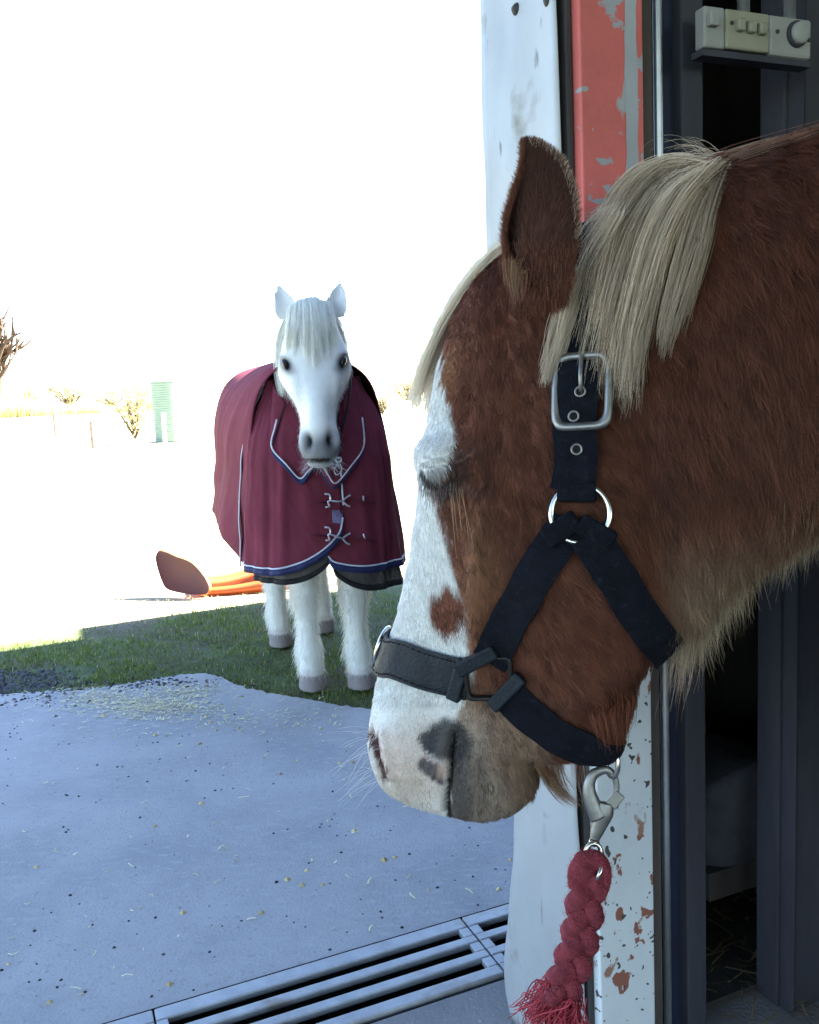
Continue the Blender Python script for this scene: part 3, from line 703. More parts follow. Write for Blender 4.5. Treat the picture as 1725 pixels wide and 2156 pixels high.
hair('mane', np.concatenate([p4, p5]), np.concatenate([c4, c5]), .00016, .00007, pony)
# forelock down the far edge of the forehead, and a lock behind the ear
fg = [[hpos(px, py, wl) for px, py in ((1135 + dx * .2, 492), (1050 + dx * .5, 540 - 4), (978 + dx, 622), (926 + dx, 715), (893 + dx, 800), (873 + dx * .9, 880))] for dx, wl in ((-14, -.055), (-16, -.03), (-12, -.005), (-2, .018))]
p, c = locks(fg, 1500, 26, 6, spread=.0038, tip=.5, ragged=.12, colA=np.array([.92, .86, .74]), colB=FLAX); hair('forelock', p, c, .00028, .0001, pony)  # forelock colour lifted to carry the sky's backlight
bg_ = [guide(q, .006, .012, .008) for q in ([(1212, 560), (1180, 650), (1152, 735), (1130, 815)], [(1218, 570), (1192, 660), (1172, 740), (1150, 812)], [(1224, 580), (1200, 660), (1184, 720), (1172, 770)])]
p, c = locks(bg_, 520, 12, 7, spread=.003, tip=.4, ragged=.08, colA=FLAX * .95, colB=FLAX * .6); hair('forelock', p, c, .00028, .0001, pony)
# fringe of long winter hair under the neck
def fringe(n, seed, c0, c1_, x0, x1, L0, L1, colr, dirx=-.25, lift=.2):
    r = np.random.default_rng(seed); bxs = row[:, 2]; ok = np.where((bxs > x0) & (bxs < x1) & (row[:, 0] > 860))[0]
    i = r.uniform(ok.min(), ok.max(), n); j = NC / 2 + r.uniform(c0, c1_, n); p_, nn = surf(i, j)
    d = np.array([0, 0, -1.0])[None] + CAMX * dirx + r.normal(0, .13, (n, 3)) + nn * lift
    d /= np.linalg.norm(d, axis=1)[:, None]; L = r.uniform(L0, L1, n) * (0.55 + .45 * np.sin(i * .35 + 2 * np.sin(i * .11)) ** 2)
    u = np.linspace(0, 1, 7)[None, :, None]; curl = r.normal(0, .18, (n, 3))
    pts_ = p_[:, None] + L[:, None, None] * (u * d[:, None] + u ** 2 * curl[:, None] * .6)
    return pts_, colr * (1 + r.normal(0, .22, n))[:, None]
a_, b_ = fringe(4600, 31, -10, 20, 1440, 1860, .014, .048, np.array([.32, .25, .18]))
c_, d_ = fringe(1200, 32, -9, 6, 1440, 1570, .022, .060, np.array([.40, .31, .21]), -.15)
e_, f_ = fringe(4600, 33, -34, -4, 1455, 1900, .018, .034, np.array([.25, .155, .095]), -.1, .05)
hair('throat_fringe', e_, f_, .00018, .00005, pony)
hair('throat_fringe', np.concatenate([a_, c_]), np.concatenate([b_, d_]), .00017, .00005, pony)
bd = [[onskin(px, py, -.012) for px, py in q] for q in ([(1085, 1520), (1118, 1590), (1150, 1650), (1178, 1685), (1205, 1700)], [(1120, 1540), (1150, 1610), (1180, 1660), (1205, 1688), (1225, 1700)], [(1160, 1570), (1178, 1610), (1190, 1650), (1210, 1680), (1232, 1702)])]
p, c = locks(bd, 420, 16, 8, spread=.004, tip=.5, ragged=.35, colA=CH * 1.5, colB=np.array([.40, .28, .16]))
bd2 = [[onskin(px, py, -.01) for px, py in q] for q in ([(1185, 1590), (1188, 1625), (1200, 1665), (1225, 1697)], [(1235, 1600), (1232, 1640), (1236, 1675), (1232, 1702)])]
p2_, c2_ = locks(bd2, 36, 18, 9, spread=.004, tip=.8, ragged=.3, colA=FLAX * .9, colB=CH * 2)
hair('beard', p, c, .00022, .00008, pony); hair('beard', p2_, c2_, .00018, .00006, pony)
jw = [[onskin(px, py, -.01 * k) for k, (px, py) in enumerate(q)] for q in ([(1400, 1345), (1392, 1400), (1380, 1460), (1365, 1520)], [(1430, 1370), (1428, 1420), (1415, 1480), (1405, 1545)], [(1460, 1350), (1452, 1410), (1447, 1450), (1440, 1490)])]
p, c = locks(jw, 90, 14, 10, spread=.006, tip=1.0, ragged=.35, colA=FLAX * .8, colB=CH * 2); hair('throat_fringe', p, c, .00016, .00006, pony)
# jaw tuft above the chin strap
jt = [[onskin(px, py, .006) for px, py in q] for q in ([(1250, 1500), (1262, 1550), (1270, 1590)], [(1290, 1490), (1298, 1545), (1296, 1600)], [(1315, 1470), (1318, 1530), (1306, 1592)])]
p, c = locks(jt, 500, 24, 11, spread=.006, tip=.5, ragged=.3, colA=CH * 1.2, colB=CH * 2.2); hair('beard', p, c, .0002, .00007, pony)
# ears: fuzz over the shell, pale tufts at the opening
r = np.random.default_rng(41); n = 17000
ei = r.uniform(0, EN - 1.01, n); ej = r.uniform(0, EW - 1.01, n); i0, j0 = ei.astype(int), ej.astype(int)
edge_bias = r.random(n) < .45; ej = np.where(edge_bias, np.where(r.random(n) < .5, r.uniform(0, 3, n), EW - 1 - r.uniform(0.02, 3, n)), ej); j0 = np.clip(ej.astype(int), 0, EW - 2)
u = (ei - i0)[:, None]; v_ = (ej - j0)[:, None]
E0 = ear_pts[0]; pe = (E0[i0, j0] * (1 - u) + E0[i0 + 1, j0] * u) * (1 - v_) + (E0[i0, j0 + 1] * (1 - u) + E0[i0 + 1, j0 + 1] * u) * v_
bb = -1 + 2 * ej / (EW - 1)
d = CAMY[None] * .9 + CAMX[None] * (bb * .5)[:, None] + CAMZ[None] * .22 + r.normal(0, .25, (n, 3)); d /= np.linalg.norm(d, axis=1)[:, None]
L = r.uniform(.005, .013, n); uu = np.linspace(0, 1, 4)[None, :, None]
pe = pe[:, None] + L[:, None, None] * uu * d[:, None]
ce = np.where((np.abs(bb) > .86)[:, None], CH * 1.4, np.array([.085, .033, .021]) * (1 - .8 * np.exp(-((bb + .6) / .2) ** 2 - ((ei / EN - .34) / .22) ** 2))[:, None]) * (1 + r.normal(0, .2, n))[:, None]
ce = np.where(((bb > .85) & (ei > 20))[:, None] & (r.random(n) < .5)[:, None], FLAX * .9, ce)
hair('ear_fur', pe, ce, .00024, .00008, pony)
rb_ = np.random.default_rng(44); n = 4200; ii_ = rb_.integers(0, 22, n); jj_ = rb_.integers(0, EW - 1, n); o_ = ear_pts[0][ii_, jj_] + rb_.normal(0, .0022, (n, 3))
d = -CAMY[None] * 1.0 + CAMX[None] * rb_.normal(.08, .22, (n, 1)) + CAMZ[None] * rb_.uniform(-.15, .28, (n, 1)); d /= np.linalg.norm(d, axis=1)[:, None]; L = rb_.uniform(.010, .024, n) * (1 - ii_ / 40); uu = np.linspace(0, 1, 5)[None, :, None]
hair('ear_fur', o_[:, None] + L[:, None, None] * (uu * d[:, None] - uu ** 2 * CAMZ * .35), CH * (1 + rb_.normal(0, .22, n))[:, None] * np.where(rb_.random(n) < .12, 1.6, 1.0)[:, None], .00026, .00009, pony)
tg = [[hs(px, py, wl) for px, py in q] for q, wl in (([(1070, 545), (1070, 580), (1078, 612), (1088, 655)], .098), ([(1088, 560), (1086, 592), (1090, 625), (1096, 668)], .104), ([(1104, 570), (1102, 595), (1102, 622), (1100, 650)], .106))]
p, c = locks(tg, 110, 14, 12, spread=.004, tip=.3, ragged=.25, colA=np.array([.26, .16, .09]), colB=CH * 1.1); hair('ear_fur', p, c, .00024, .00008, pony)
# lashes and whiskers
def spikes(roots, dirs, L, n, seed, K=6, sag=.25, jr=6, jd=.15):
    r = np.random.default_rng(seed); out = []
    for k in range(n):
        q = roots[k % len(roots)]; o = onskin(q[0] + r.normal(0, jr), q[1] + r.normal(0, jr), -.001)
        d = dirs[0] * CAMX + dirs[1] * CAMY + dirs[2] * CAMZ + r.normal(0, jd, 3); d /= np.linalg.norm(d); l_ = L * r.uniform(.5, 1.15)
        u = np.linspace(0, 1, K)[:, None]; out.append(o + d * u * l_ + np.array([0, 0, -1]) * sag * l_ * u ** 2)
    return np.array(out)
ls = spikes([(900, 1012), (912, 1020), (925, 1022), (940, 1020), (955, 1014)], (-.15, -1, .55), .020, 70, 51, jr=4)
l2 = spikes([(950, 1022), (965, 1018)], (.1, -1, .4), .055, 7, 52, jr=5, jd=.06)
hair('eyelashes', ls, np.tile(np.array([.05, .04, .04]), (len(ls), 1)) * rng.uniform(.5, 5, (len(ls), 1)), .00028, .0001, pony)
hair('whiskers', l2, np.tile(np.array([.5, .33, .18]), (len(l2), 1)), .00024, .0001, pony)
wk = spikes([(790, 1545), (785, 1580), (795, 1610), (800, 1560), (812, 1640)], (-1, -.45, .2), .055, 26, 53, jr=10, jd=.35)
w2 = spikes([(900, 1690), (960, 1705), (1040, 1710), (1080, 1690)], (-.1, -1, .3), .012, 40, 54, jr=14, jd=.3)
hair('whiskers', np.concatenate([wk]), np.tile(np.array([.7, .7, .7]), (len(wk), 1)), .00014, .00006, pony)
hair('whiskers', np.concatenate([w2]), np.tile(np.array([.25, .2, .16]), (len(w2), 1)), .00014, .00006, pony)
tg_ = [[hpos(px, py, wl) for px, py in ((3280, 470), (3360, 560), (3390, 900), (3380, 1400), (3370, 1900))] for wl in (-.05, 0, .05)]
p, c = locks(tg_, 700, 24, 15, spread=.02, tip=.6, ragged=.2, colA=FLAX, colB=FLAX * .6); hair('tail', p, c, .0006, .0003, pony)
# ================================================================== HALTER AND LEAD ROPE
M_web = mat('navy_webbing', (.0045, .0055, .0105), .9, .35, 60, .5, 500, spec=.15)
layer(M_web, (.014, .015, .022), 120, .60, .75, seed=3)
M_leather = mat('blue_black_leather', (.009, .013, .020), .55, .3, 40, .35, 260, spec=.22)
M_chrome = mat('nickel', (.62, .60, .57), .22, .12, 30, .05, 80, metal=1.0)
M_dull = mat('dull_zinc', (.26, .255, .25), .45, .2, 40, .1, 120, metal=.9)
M_hole = mat('dark_hole', (.006, .006, .008), .9, .2, 30)
halter = empty('halter', tuple(np.r_[hpos(1222, 1085, 0)[:2], 0]))
tag(halter, 'navy webbing halter with steel buckle and rings on the chestnut pony', 'halter')
def rcpath(pts, n=60):
    q = np.array([pick2(*p) if not isinstance(p[0], str) else p[1:] for p in pts], float); return crom(q, n)
def ribbon(rc, wid, th, lift, name, m, par, mirror=False, wave=0.0):
    rc = rc.copy()
    if mirror: rc[:, 1] = NC - rc[:, 1]
    p_, n_ = surf(rc[:, 0], rc[:, 1])
    for _ in range(6): p_[1:-1] = p_[1:-1] * .5 + (p_[2:] + p_[:-2]) * .25; n_[1:-1] = n_[1:-1] * .5 + (n_[2:] + n_[:-2]) * .25
    n_ /= np.linalg.norm(n_, axis=1)[:, None]
    t_ = np.gradient(p_, axis=0); t_ /= np.linalg.norm(t_, axis=1)[:, None]; b_ = np.cross(n_, t_); b_ /= np.linalg.norm(b_, axis=1)[:, None]
    # rock the strap so that it lies on the skin across its width
    v = []; k = len(p_); X = [-1, -.6, -.2, .2, .6, 1]
    H = np.zeros((k, 6))
    for j, x in enumerate(X):
        for i in range(k):
            o = p_[i] + b_[i] * x * wid / 2; h = bvh.ray_cast(Vector(o + n_[i] * .03), Vector(-n_[i]), .06)
            H[i, j] = .03 - h[3] if h[0] is not None else -.004
    H = np.clip(H, -.008, .012); Hs = H.copy()
    for _ in range(4): Hs[1:-1] = Hs[1:-1] * .5 + (Hs[2:] + Hs[:-2]) * .25
    H = np.maximum(Hs, H - .001)
    for i in range(k):
        for s in (1, 0):
            for j in (range(6) if s else range(5, -1, -1)):
                x = X[j]; hh = H[i, j] + lift + (th if s else 0) - (th * .25 if abs(x) == 1 and s else 0)
                v.append(p_[i] + b_[i] * x * wid / 2 + n_[i] * (hh + wave * math.sin(i * .6 + x)))
    f = [(i * 12 + j, i * 12 + (j + 1) % 12, (i + 1) * 12 + (j + 1) % 12, (i + 1) * 12 + j) for i in range(k - 1) for j in range(12)]
    f += [tuple(range(12))[::-1], tuple((k - 1) * 12 + j for j in range(12))]
    return pyd(name, v, f, m, par, False)
r_poll = int(np.argmin(np.abs(row[:, 0] - 1232) + (np.arange(NR_) < 60) * 1e4))
r_nose = pick2(812, 1372)[0]
def rows_back(px): return int(np.argmin(np.abs(row[:, 2] - px) + np.where(row[:, 0] > 1500, 1e4, 0)))
h_ = NC // 2
straps = [
 ('crown_strap', [('', r_poll, 0), (1236, 520), (1230, 600), (1226, 680), (1224, 760), (1222, 800)], .036, .0022, .004, M_web),
 ('buckle_strap', [(1226, 772), (1222, 840), (1217, 910), (1212, 980), (1208, 1040)], .041, .003, .0085, M_web),
 ('cheek_strap', [(1196, 1105), (1150, 1180), (1095, 1270), (1045, 1365), (1030, 1392)], .038, .003, .005, M_web),
 ('throat_strap', [(1240, 1130), (1290, 1205), (1345, 1290), (1382, 1340), ('', rows_back(1392), h_)], .038, .003, .009, M_web),
 ('chin_strap', [(1062, 1448), (1110, 1500), (1180, 1552), (1240, 1580), (1285, 1592), ('', rows_back(1292), h_)], .038, .003, .005, M_web),
 ('noseband', [('', r_nose, 0), ('', r_nose - 1, 14), (835, 1388), (900, 1408), (965, 1424), (990, 1430)], .043, .0045, .004, M_leather),
]
for nm, pts_, wd_, th_, lf, m_ in straps:
    rc = rcpath(pts_, 70)
    o = ribbon(rc, wd_, th_, lf, nm, m_, halter)
    if nm == 'noseband':
        for s in (-1, 1):                          # stitched edges
            pp, nn = surf(rc[:, 0], rc[:, 1]); t_ = np.gradient(pp, axis=0); t_ /= np.linalg.norm(t_, axis=1)[:, None]; bb_ = np.cross(nn, t_)
            line = pp + nn * .0098 + bb_ * s * .0175
            st = MB()
            for k in range(4, 66, 2): st.tube([line[k], line[k + 1]], .0007, 5)
            st.build('stitching', M_web, o)
    if nm in ('throat_strap',): continue
    ribbon(rc, wd_, th_, lf, nm, m_, halter, True)
ribbon(rcpath(straps[3][1], 70), .038, .003, .009, 'throat_strap', M_web, halter, True)
def frame_at(px, py):
    p_, n_ = surf(*pick2(px, py)); x = CAMX - n_ * (CAMX @ n_); x /= np.linalg.norm(x); y = np.cross(n_, x); 
    if y @ CAMY < 0: y = -y
    return p_, n_, x, y
def mirrored(px, py):
    r_, c_ = pick2(px, py); p_, n_ = surf(r_, NC - c_); x = CAMX - n_ * (CAMX @ n_); x /= np.linalg.norm(x); return p_, n_, x, np.cross(n_, x)
for q in (frame_at(1222, 1082), mirrored(1222, 1082)):
    m_ = MB(); m_.ring(q[0] + q[1] * .0075, q[2], q[3], .0275, .0275, .0032, 40, 10); m_.build('cheek_ring', M_chrome, halter, True)
# webbing loops folded over the cheek ring
for (px, py, ang, L_) in ((1212, 1040, 1.5, .017), (1188, 1118, 2.15, .019), (1253, 1126, .98, .019)):
    for q in (frame_at(px, py),):
        ax_ = q[2] * math.cos(ang) + q[3] * math.sin(ang); ay_ = np.cross(q[1], ax_)
        m_ = MB(); m_.box(q[0] + q[1] * .0105, ax_, ay_, q[1], L_ * .55, .0185, .0048); m_.build('strap_loop', M_web, halter, bevel=.003)
# buckle: flat rounded frame around the strap
p_, n_, x, y = frame_at(1232, 833)
def rrect(c, x, y, hx, hy, e, n=64):
    t = np.linspace(0, 2 * math.pi, n + 1)[:-1]; ct, st = np.cos(t), np.sin(t)
    return c + (np.sign(ct) * np.abs(ct) ** e * hx)[:, None] * x + (np.sign(st) * np.abs(st) ** e * hy)[:, None] * y
def frame_mesh(c, n, x, y, hx, hy, wd, th, e=.36):
    a = rrect(c, x, y, hx, hy, e); bq = rrect(c, x, y, hx - wd, hy - wd, e); k = len(a); m = MB()
    v = list(a + n * 0) + list(a + (-n * .0) + n * th * .6) + list((a * .5 + bq * .5) + n * th) + list(bq + n * th * .6) + list(bq)
    f = []
    for s in range(5):
        s2 = (s + 1) % 5
        for i in range(k): j = (i + 1) % k; f.append((s * k + i, s * k + j, s2 * k + j, s2 * k + i))
    m.add(v, f); return m
y2 = y * math.cos(.05) + x * math.sin(.05); x2 = np.cross(y2, n_)
x2 = x2 if x2 @ CAMX > 0 else -x2
bk = frame_mesh(p_ + n_ * .009, n_, x2, y2, .0295, .039, .0075, .005).build('buckle', M_dull, halter, True)
m_ = MB(); m_.tube([p_ + n_ * .0145 + y2 * .036, p_ + n_ * .018 + y2 * .015, p_ + n_ * .016 - y2 * .002], [.0022, .0022, .0018], 8); m_.build('prong', M_dull, bk, True)
for (px, py) in ((1225, 828), (1219, 886), (1212, 946)):
    p_, n_, x, y = frame_at(px, py)
    m_ = MB(); m_.ring(p_ + n_ * .0128, x, y, .0048, .0048, .0011, 20, 6); e_ = m_.build('eyelet', M_dull, halter, True)
    m_ = MB(); m_.tube([p_ + n_ * .0100, p_ + n_ * .0125], [.0042, .0042], 16); m_.build('eyelet_hole', M_hole, e_)
# fittings where cheek strap, noseband and chin strap meet
p_, n_, x, y = frame_at(1035, 1424)
yy = y * math.cos(-.12) + x * math.sin(-.12); xx = np.cross(yy, n_); xx = xx if xx @ CAMX > 0 else -xx
M_blk = mat('black_fitting', (.020, .018, .020), .4, .2, 30, metal=.4)
frame_mesh(p_ + n_ * .006, n_, xx, yy, .026, .024, .005, .006, .22).build('square_ring', M_blk, halter, True)
for (px, py, a) in ((972, 1426, .28), (1003, 1385, 1.0), (1072, 1456, .75)):
    p_, n_, x, y = frame_at(px, py); ax = x * math.cos(a) - y * math.sin(a); ay = np.cross(n_, ax)
    m_ = MB(); m_.box(p_ + n_ * .008, ax, ay, n_, .0075, .0235, .0048); m_.build('keeper', M_leather, halter, bevel=.0022)
# ring at the front of the nose
p_, n_ = surf(r_nose, 0)
dv = CAMY - n_ * (CAMY @ n_); dv /= np.linalg.norm(dv); sd_ = np.cross(n_, dv)
m_ = MB(); m_.ring(p_ + n_ * .009 + dv * .001, dv, (CAMZ * .96 - CAMX * .28), .0215, .0185, .0028, 36, 8); m_.build('nose_ring', M_chrome, halter, True)
# ring under the chin
cd = float(hdepth(1290)) - .004
Q = lambda px, py, o=0.0: P(px, py, cd - o)
PXM = cd / F
m_ = MB(); m_.ring(Q(1289, 1606), CAMX * .55 + CAMZ * .83, CAMY, .0085, .0150, .0026, 30, 8); m_.build('chin_ring', M_chrome, halter, True)

# ------------------------------------------------------------------ lead rope with its snap
M_rope = mat('red_cotton_rope', (.205, .032, .048), .95, .3, 70, .9, 420)
layer(M_rope, (.16, .02, .035), 45, .55, .75, seed=2)
rope = empty('lead_rope', tuple(np.r_[Q(1220, 2000)[:2], 0])); tag(rope, 'short frayed red braided lead rope hanging from the chin ring', 'rope')
clip = MB()
hk = crom([Q(*q) for q in ((1262, 1722), (1249, 1695), (1240, 1662), (1246, 1636), (1262, 1624), (1280, 1622), (1294, 1636), (1299, 1660), (1294, 1682))], 40)
clip.tube(hk, np.interp(np.linspace(0, 1, 40), [0, .3, .75, 1], [20, 13, 7, 5.5]) * PXM, 12, flat=.62, up=CAMZ)
clip.tube(crom([Q(*q) for q in ((1276, 1690), (1271, 1712), (1262, 1738), (1254, 1762), (1252, 1772))], 20), np.interp(np.linspace(0, 1, 20), [0, .25, .8, 1], [16, 22, 11, 10]) * PXM, 14, flat=.5, up=CAMZ)
cl = clip.build('snap_clip', M_dull, rope, True)
lv = MB(); a_ = (Q(1308, 1680) - Q(1288, 1664)); a_ /= np.linalg.norm(a_); b_ = np.cross(CAMZ, a_)
lv.box(Q(1296, 1684), a_, b_, CAMZ, 12 * PXM, 17 * PXM, 6 * PXM); lv.build('trigger', M_dull, cl, bevel=.0012)
sw = MB(); sw.tube([Q(1251, 1766), Q(1250.5, 1772), Q(1250, 1780)], [8 * PXM, 11 * PXM, 9 * PXM], 14)
sw.tube(crom([Q(1231, 1826, .002), Q(1233, 1796, .003), Q(1241, 1780, .003), (Q(1250, 1776, .003)), Q(1260, 1780, .003), Q(1267, 1797, .004), Q(1266, 1826, .012), Q(1260, 1846, .014), Q(1250, 1858, .006)], 40), 5.2 * PXM, 10)
sw.build('swivel', M_chrome, cl, True)
ctr = crom([Q(*q) for q in ((1243, 1815), (1238, 1860), (1231, 1915), (1222, 1970), (1208, 2022), (1190, 2070), (1172, 2112))], 160)
tt = np.gradient(ctr, axis=0); tt /= np.linalg.norm(tt, axis=1)[:, None]; xx = np.cross(tt, CAMZ); xx /= np.linalg.norm(xx, axis=1)[:, None]; zz = np.cross(xx, tt)
if zz[0] @ CAMZ < 0: zz = -zz
ph = np.linspace(0, 2 * math.pi * 1.95, 160); fz = []
for k in range(3):
    a = ph + 2 * math.pi * k / 3; A = np.interp(np.linspace(0, 1, 160), [0, .15, .85, 1], [14, 23, 23, 21])
    q = ctr + xx * (A * PXM * np.sin(a))[:, None] + zz * (13 * PXM * np.sin(2 * a))[:, None]
    m_ = MB(); rr = (19.5 + 1.2 * np.sin(np.arange(160) * .9)) * PXM
    m_.tube(q, rr, 14); m_.build('rope_strand', M_rope, rope, True); fz.append((q, rr))
lp = crom([Q(1214, 1868, .004), Q(1213, 1836, .004), Q(1228, 1812, .006), Q(1250, 1806, .006), Q(1268, 1822, .006), Q(1270, 1854, .006), Q(1258, 1888, .004)], 60)
m_ = MB(); m_.tube(lp, 17 * PXM, 14); m_.build('rope_loop', M_rope, rope, True); fz.append((lp, np.full(60, 17 * PXM)))
r = np.random.default_rng(61); fp = []
for q, rr in fz:                                   # fuzz
    for s in range(900):
        i = r.integers(0, len(q) - 1); d = r.normal(size=3); d /= np.linalg.norm(d); o = q[i] + d * rr[i] * .97; t_ = q[i + 1] - q[i]; t_ /= np.linalg.norm(t_)
        e = d * .6 + t_ * r.normal(0, 1) + r.normal(0, .4, 3); e /= np.linalg.norm(e); L = r.uniform(.002, .006)
        fp.append([o, o + e * L * .5 + d * .0006, o + e * L])
fp = np.array(fp); hair('rope_fuzz', fp, np.array([.42, .06, .085]) * r.uniform(.6, 1.4, (len(fp), 1)), .00018, .00007, rope)
fr_ = []; end = ctr[-1]; te = tt[-1]                # frayed end
for s in range(620):
    q = fz[s % 3][0][-1] + r.normal(0, .0045, 3); sp = r.normal(0, 1, 2); d = te * 1.0 + xx[-1] * sp[0] * .75 + zz[-1] * sp[1] * .55 + np.array([0, 0, -.35]); d /= np.linalg.norm(d)
    L = r.uniform(.022, .048); u = np.linspace(0, 1, 8)[:, None]; w_ = r.normal(0, .004, 3) * np.sin(u * r.uniform(3, 7))
    fr_.append(q - te * .014 + d * u * L + np.array([0, 0, -1]) * u ** 2 * .010 + w_)
hair('frayed_end', np.array(fr_), np.array([.42, .055, .08]) * r.uniform(.5, 1.4, (620, 1)), .0007, .0004, rope)
# ================================================================== THE WHITE PONY AND ITS RUGS
PO = np.array([-.312, 3.245, 0.0]); PYAW = math.radians(17.0)
LX = np.array([math.cos(PYAW), math.sin(PYAW), 0]); LY = np.array([-math.sin(PYAW), math.cos(PYAW), 0]); LZ = np.array([0, 0, 1.0])
def lp(x, y, z):
    x, y, z = np.broadcast_arrays(np.asarray(x, float), y, z); return PO + x[..., None] * LX + y[..., None] * LY + z[..., None] * LZ
h0 = P(662, 760, 3.06); HO = np.array([h0[0], h0[1], 0.0])
hy_ = math.atan2(-HO[0], HO[1]); HF = np.array([math.sin(hy_), -math.cos(hy_), 0]); HR = np.array([math.cos(hy_), math.sin(hy_), 0])
def hp(x, f_, z):
    x, f_, z = np.broadcast_arrays(np.asarray(x, float), f_, z); return HO + x[..., None] * HR + f_[..., None] * HF + z[..., None] * LZ
def sweep(rows, place, n=48, k=140, e=.85):
    r = crom(rows, k); a = 2 * math.pi * np.arange(n) / n; c_, s_ = np.cos(a), np.sin(a)
    t = (1 - c_) / 2
    f_ = r[:, 0:1] * (1 - t) + r[:, 2:3] * t; z_ = r[:, 1:2] * (1 - t) + r[:, 3:4] * t
    x_ = np.sign(s_) * np.abs(s_) ** e * r[:, 4:5] * (1 + (r[:, 5:6] if r.shape[1] > 5 else 0) * c_)
    p = place(x_, f_, z_); I = np.arange(k * n).reshape(k, n); J = np.roll(I, -1, 1)
    f = np.stack([I[:-1], J[:-1], J[1:], I[1:]], -1).reshape(-1, 4).tolist() + [I[0][::-1].tolist(), I[-1].tolist()]
    return p.reshape(-1, 3), f
wm = MB()
HEADR = [(.10, .842, .07, .842, .012, 0), (.125, .855, .02, .848, .042, 0), (.142, .885, -.005, .868, .057, .05), (.147, .925, -.015, .898, .069, .15), (.142, .965, -.028, .925, .064, .2), (.132, 1.01, -.05, .965, .058, .2),
         (.116, 1.07, -.085, 1.01, .064, .18), (.098, 1.13, -.12, 1.05, .092, .18), (.080, 1.19, -.15, 1.085, .119, .12), (.062, 1.24, -.17, 1.10, .128, .05), (.042, 1.30, -.19, 1.115, .120, 0), (.006, 1.36, -.22, 1.12, .106, 0),
         (-.055, 1.395, -.26, 1.10, .084, -.1), (-.12, 1.40, -.285, 1.03, .085, -.2), (-.22, 1.36, -.28, .92, .10, -.2), (-.34, 1.27, -.25, .80, .13, -.1), (-.40, 1.15, -.24, .70, .12, 0)]
wm.add(*sweep(HEADR, hp))
TR = [(-.10, .82, -.10, .74, .02), (-.085, .88, -.085, .68, .11), (.0, .98, .0, .60, .17), (.15, 1.12, .15, .56, .24), (.4, 1.12, .4, .52, .28), (.7, 1.10, .7, .54, .29), (.95, 1.13, .95, .62, .28), (1.08, 1.05, 1.08, .70, .20), (1.14, .95, 1.14, .80, .05)]
wm.add(*sweep(TR, lambda x, f_, z: lp(x, f_, z)))
def wleg(x, y, hind):
    if hind: pr = [(x * .9, .16, .80, .13), (x, .10, .62, .10), (x, .05, .50, .07), (x, .075, .40, .052), (x, .05, .30, .041), (x, .03, .20, .040), (x, .02, .13, .046), (x, 0, .085, .041), (x, -.012, .058, .048), (x, -.02, .05, .047), (x, -.028, 0, .054)]
    else: pr = [(x * .95, .05, .75, .09), (x, .01, .55, .068), (x, 0, .44, .057), (x, 0, .35, .053), (x, .005, .285, .040), (x, .006, .20, .037), (x, .0, .132, .047), (x, -.01, .09, .041), (x, -.02, .060, .049), (x, -.024, .052, .048), (x, -.034, 0, .055)]
    q = crom(pr, 60); n = 20; v = []
    for (a, b_, z, r_) in q:
        for j in range(n):
            t = 2 * math.pi * j / n; v.append(lp(a + r_ * math.cos(t), y + b_ + r_ * 1.12 * math.sin(t), z))
    f = [(i * n + j, i * n + (j + 1) % n, (i + 1) * n + (j + 1) % n, (i + 1) * n + j) for i in range(59) for j in range(n)] + [tuple(range(n))[::-1], tuple(59 * n + j for j in range(n))]
    wm.add(v, f)
LEGS = [(-.086, .035, False), (.086, -.03, False), (-.105, .66, True), (.12, .80, True)]
for q in LEGS: wleg(*q)
# ears: thin cups, thick enough to survive the fusing of the skin
def wear(s):
    v = []; f = []; N1, N2 = 18, 13
    for side in (0, 1):
        for i in range(N1):
            a = i / (N1 - 1); h = .040 * math.sin(math.pi * min(1, (a * .80 + .30) / 1.10)) ** .85 + .0012
            for j in range(N2):
                b_ = -1 + 2 * j / (N2 - 1)
                x = s * (.082 + .010 * a + .016 * a * a) + h * b_; fz = -.06 + (b_ * b_) * h * .75 - .02 * a - (.011 if side else 0) * (1 - .25 * abs(b_))
                v.append(hp(x, fz, 1.350 + .128 * a))
    I = np.arange(N1 * N2).reshape(N1, N2); J = I + N1 * N2
    for A, flip in ((I, 0), (J, 1)):
        q = np.stack([A[:-1, :-1], A[:-1, 1:], A[1:, 1:], A[1:, :-1]], -1).reshape(-1, 4); f += (q[:, ::-1] if flip else q).tolist()
    for k in range(N1 - 1): f += [[I[k + 1, 0], J[k + 1, 0], J[k, 0], I[k, 0]], [I[k, -1], J[k, -1], J[k + 1, -1], I[k + 1, -1]]]
    for k in range(N2 - 1): f += [[I[-1, k], I[-1, k + 1], J[-1, k + 1], J[-1, k]], [I[0, k + 1], I[0, k], J[0, k], J[0, k + 1]]]
    wm.add(v, f)
wear(-1); wear(1)
white = empty('white_pony', tuple(PO), PYAW); tag(white, 'white pony in a maroon rug standing on the grass, facing the camera', 'pony')
tmp = wm.build('body', None, None)
rm = tmp.modifiers.new('fuse', 'REMESH'); rm.mode = 'VOXEL'; rm.voxel_size = .0068; rm.use_smooth_shade = True
sm = tmp.modifiers.new('soft', 'SMOOTH'); sm.iterations = 5; sm.factor = .5
bpy.context.view_layer.update(); dgp = bpy.context.evaluated_depsgraph_get()
me = bpy.data.meshes.new_from_object(tmp.evaluated_get(dgp)); bpy.data.objects.remove(tmp)
V = np.empty(len(me.vertices) * 3, np.float32); me.vertices.foreach_get('co', V); V = V.reshape(-1, 3).astype(float)
NM = np.empty(len(me.vertices) * 3, np.float32); me.vertices.foreach_get('normal', NM); NM = NM.reshape(-1, 3)
